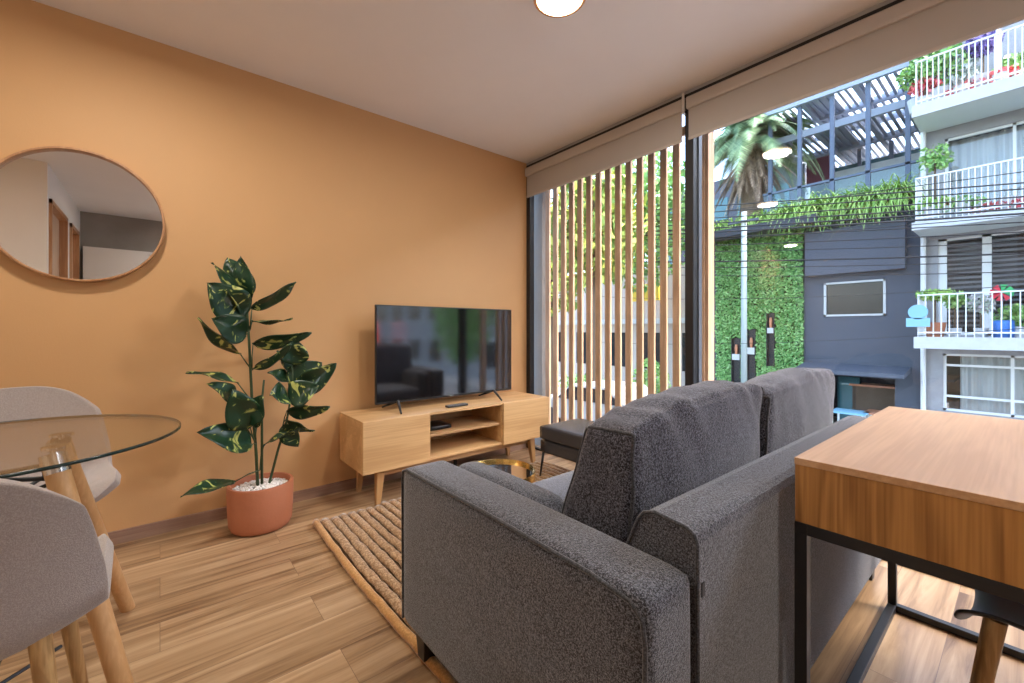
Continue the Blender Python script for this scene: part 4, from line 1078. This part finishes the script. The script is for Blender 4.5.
# --- beyond the slats
lb = thing('shop_building', (-17, 19, GZ+.12), 'pale building with a yellow band seen between the wooden slats', 'building')
MB().box(-30, -8.2, 19, 21.5, GZ+.12, 4.2).build('wall', M['beige'], lb)
a = at(628, 286, 17.6); b_ = at(660, 300, 17.6); MB().box(a.x, b_.x, 17.5, 17.7, b_.z, a.z).build('yellow_sign', M['yellow'], lb)
mb = MB()
for k in range(9):
    x = -28+k*2.2; mb.box(x, x+1.3, 18.93, 18.999, -.9, .9)
mb.build('shop_windows', M['darkglass'], lb)
MB().box(-30, -8.2, 18.6, 19, 1.35, 1.6).build('shop_canopy', M['paleslab'], lb)
def tree(x, y, zc, rad, n, mt, label):
    t_ = thing('street_tree', (x, y, GZ+.1), label, 'tree')
    R_ = random.Random(int(x*10)); MB().tube([(x, y, GZ+.1), (x+.1, y, zc-rad[2]*.3), (x+.3, y, zc+rad[2]*.4)], [.16, .12, .05], 10).build('trunk', M['bark'], t_)
    mb = MB()
    for k in range(5): mb.tube([(x+.1, y, zc-rad[2]*.4), (x+R_.uniform(-1, 1)*rad[0]*.7, y+R_.uniform(-1, 1)*rad[1]*.7, zc+R_.uniform(-.2, .8)*rad[2])], [.07, .02], 6)
    mb.build('branches', M['bark'], t_)
    c_ = cloud('crown', (x, y, zc), rad, n, .16, mt, '', '', None, None, R_, t_); c_['kind'] = 'stuff'
tree(-8.6, 10.4, 4.3, (1.7, 1.5, 1.9), 2600, M['tree'], 'yellow green street tree seen through the middle of the slats')
tree(-12.9, 12.8, 3.9, (1.9, 1.5, 2.4), 2600, M['tree'], 'yellow green street tree seen through the leftmost slats')
tree(-10.2, 15.2, 5.6, (2.6, 1.3, 3.0), 3800, M['bush'], 'darker green street tree seen through the right slats')
tree(9.5, 9.6, 1.6, (1.3, 1.3, 2.0), 1800, M['bush'], 'green street tree seen reflected in the television')
hd = cloud('hedge', (at(650, 385, 12.6).x, 12.6, GZ+1.0), (.7, .5, 1.0), 1500, .07, M['bush'], 'green hedge low behind the right slats', 'hedge')
hd2 = cloud('hedge', (-10.9, 12.8, GZ+.6), (1.6, .4, .6), 1500, .07, M['bush'], 'long low hedge behind the left slats', 'hedge')
# parked car beyond the slats
cr_ = thing('parked_car', (-7.6, 9.6, GZ), 'grey parked car glimpsed low between the wooden slats', 'car')
def carbody():
    prof = [(-2.1, .35), (-2.12, .75), (-1.9, .88), (-1.1, .95), (-.55, 1.38), (.75, 1.42), (1.35, 1.0), (2.0, .92), (2.1, .6), (2.08, .35)]
    return MB().prism([(-7.6+a_, GZ+b__) for a_, b__ in prof], 'y', 8.8, 10.4)
carbody().build('car_body', M['concrete'], cr_, bevel=.06)
MB().prism([(-7.6+a_, GZ+b__) for a_, b__ in [(-1.0, .96), (-.5, 1.32), (.7, 1.35), (1.2, 1.0)]], 'y', 8.77, 8.799).build('side_window', M['darkglass'], cr_)
for sx in (-1.3, 1.3):
    for yy in (8.78, 10.2):
        w_ = MB(); n = 20
        w_.prism([(-7.6+sx+.32*math.cos(2*PI*k/n), GZ+.33+.32*math.sin(2*PI*k/n)) for k in range(n)], 'y', yy, yy+.22); w_.build('wheel', M['black'], cr_)
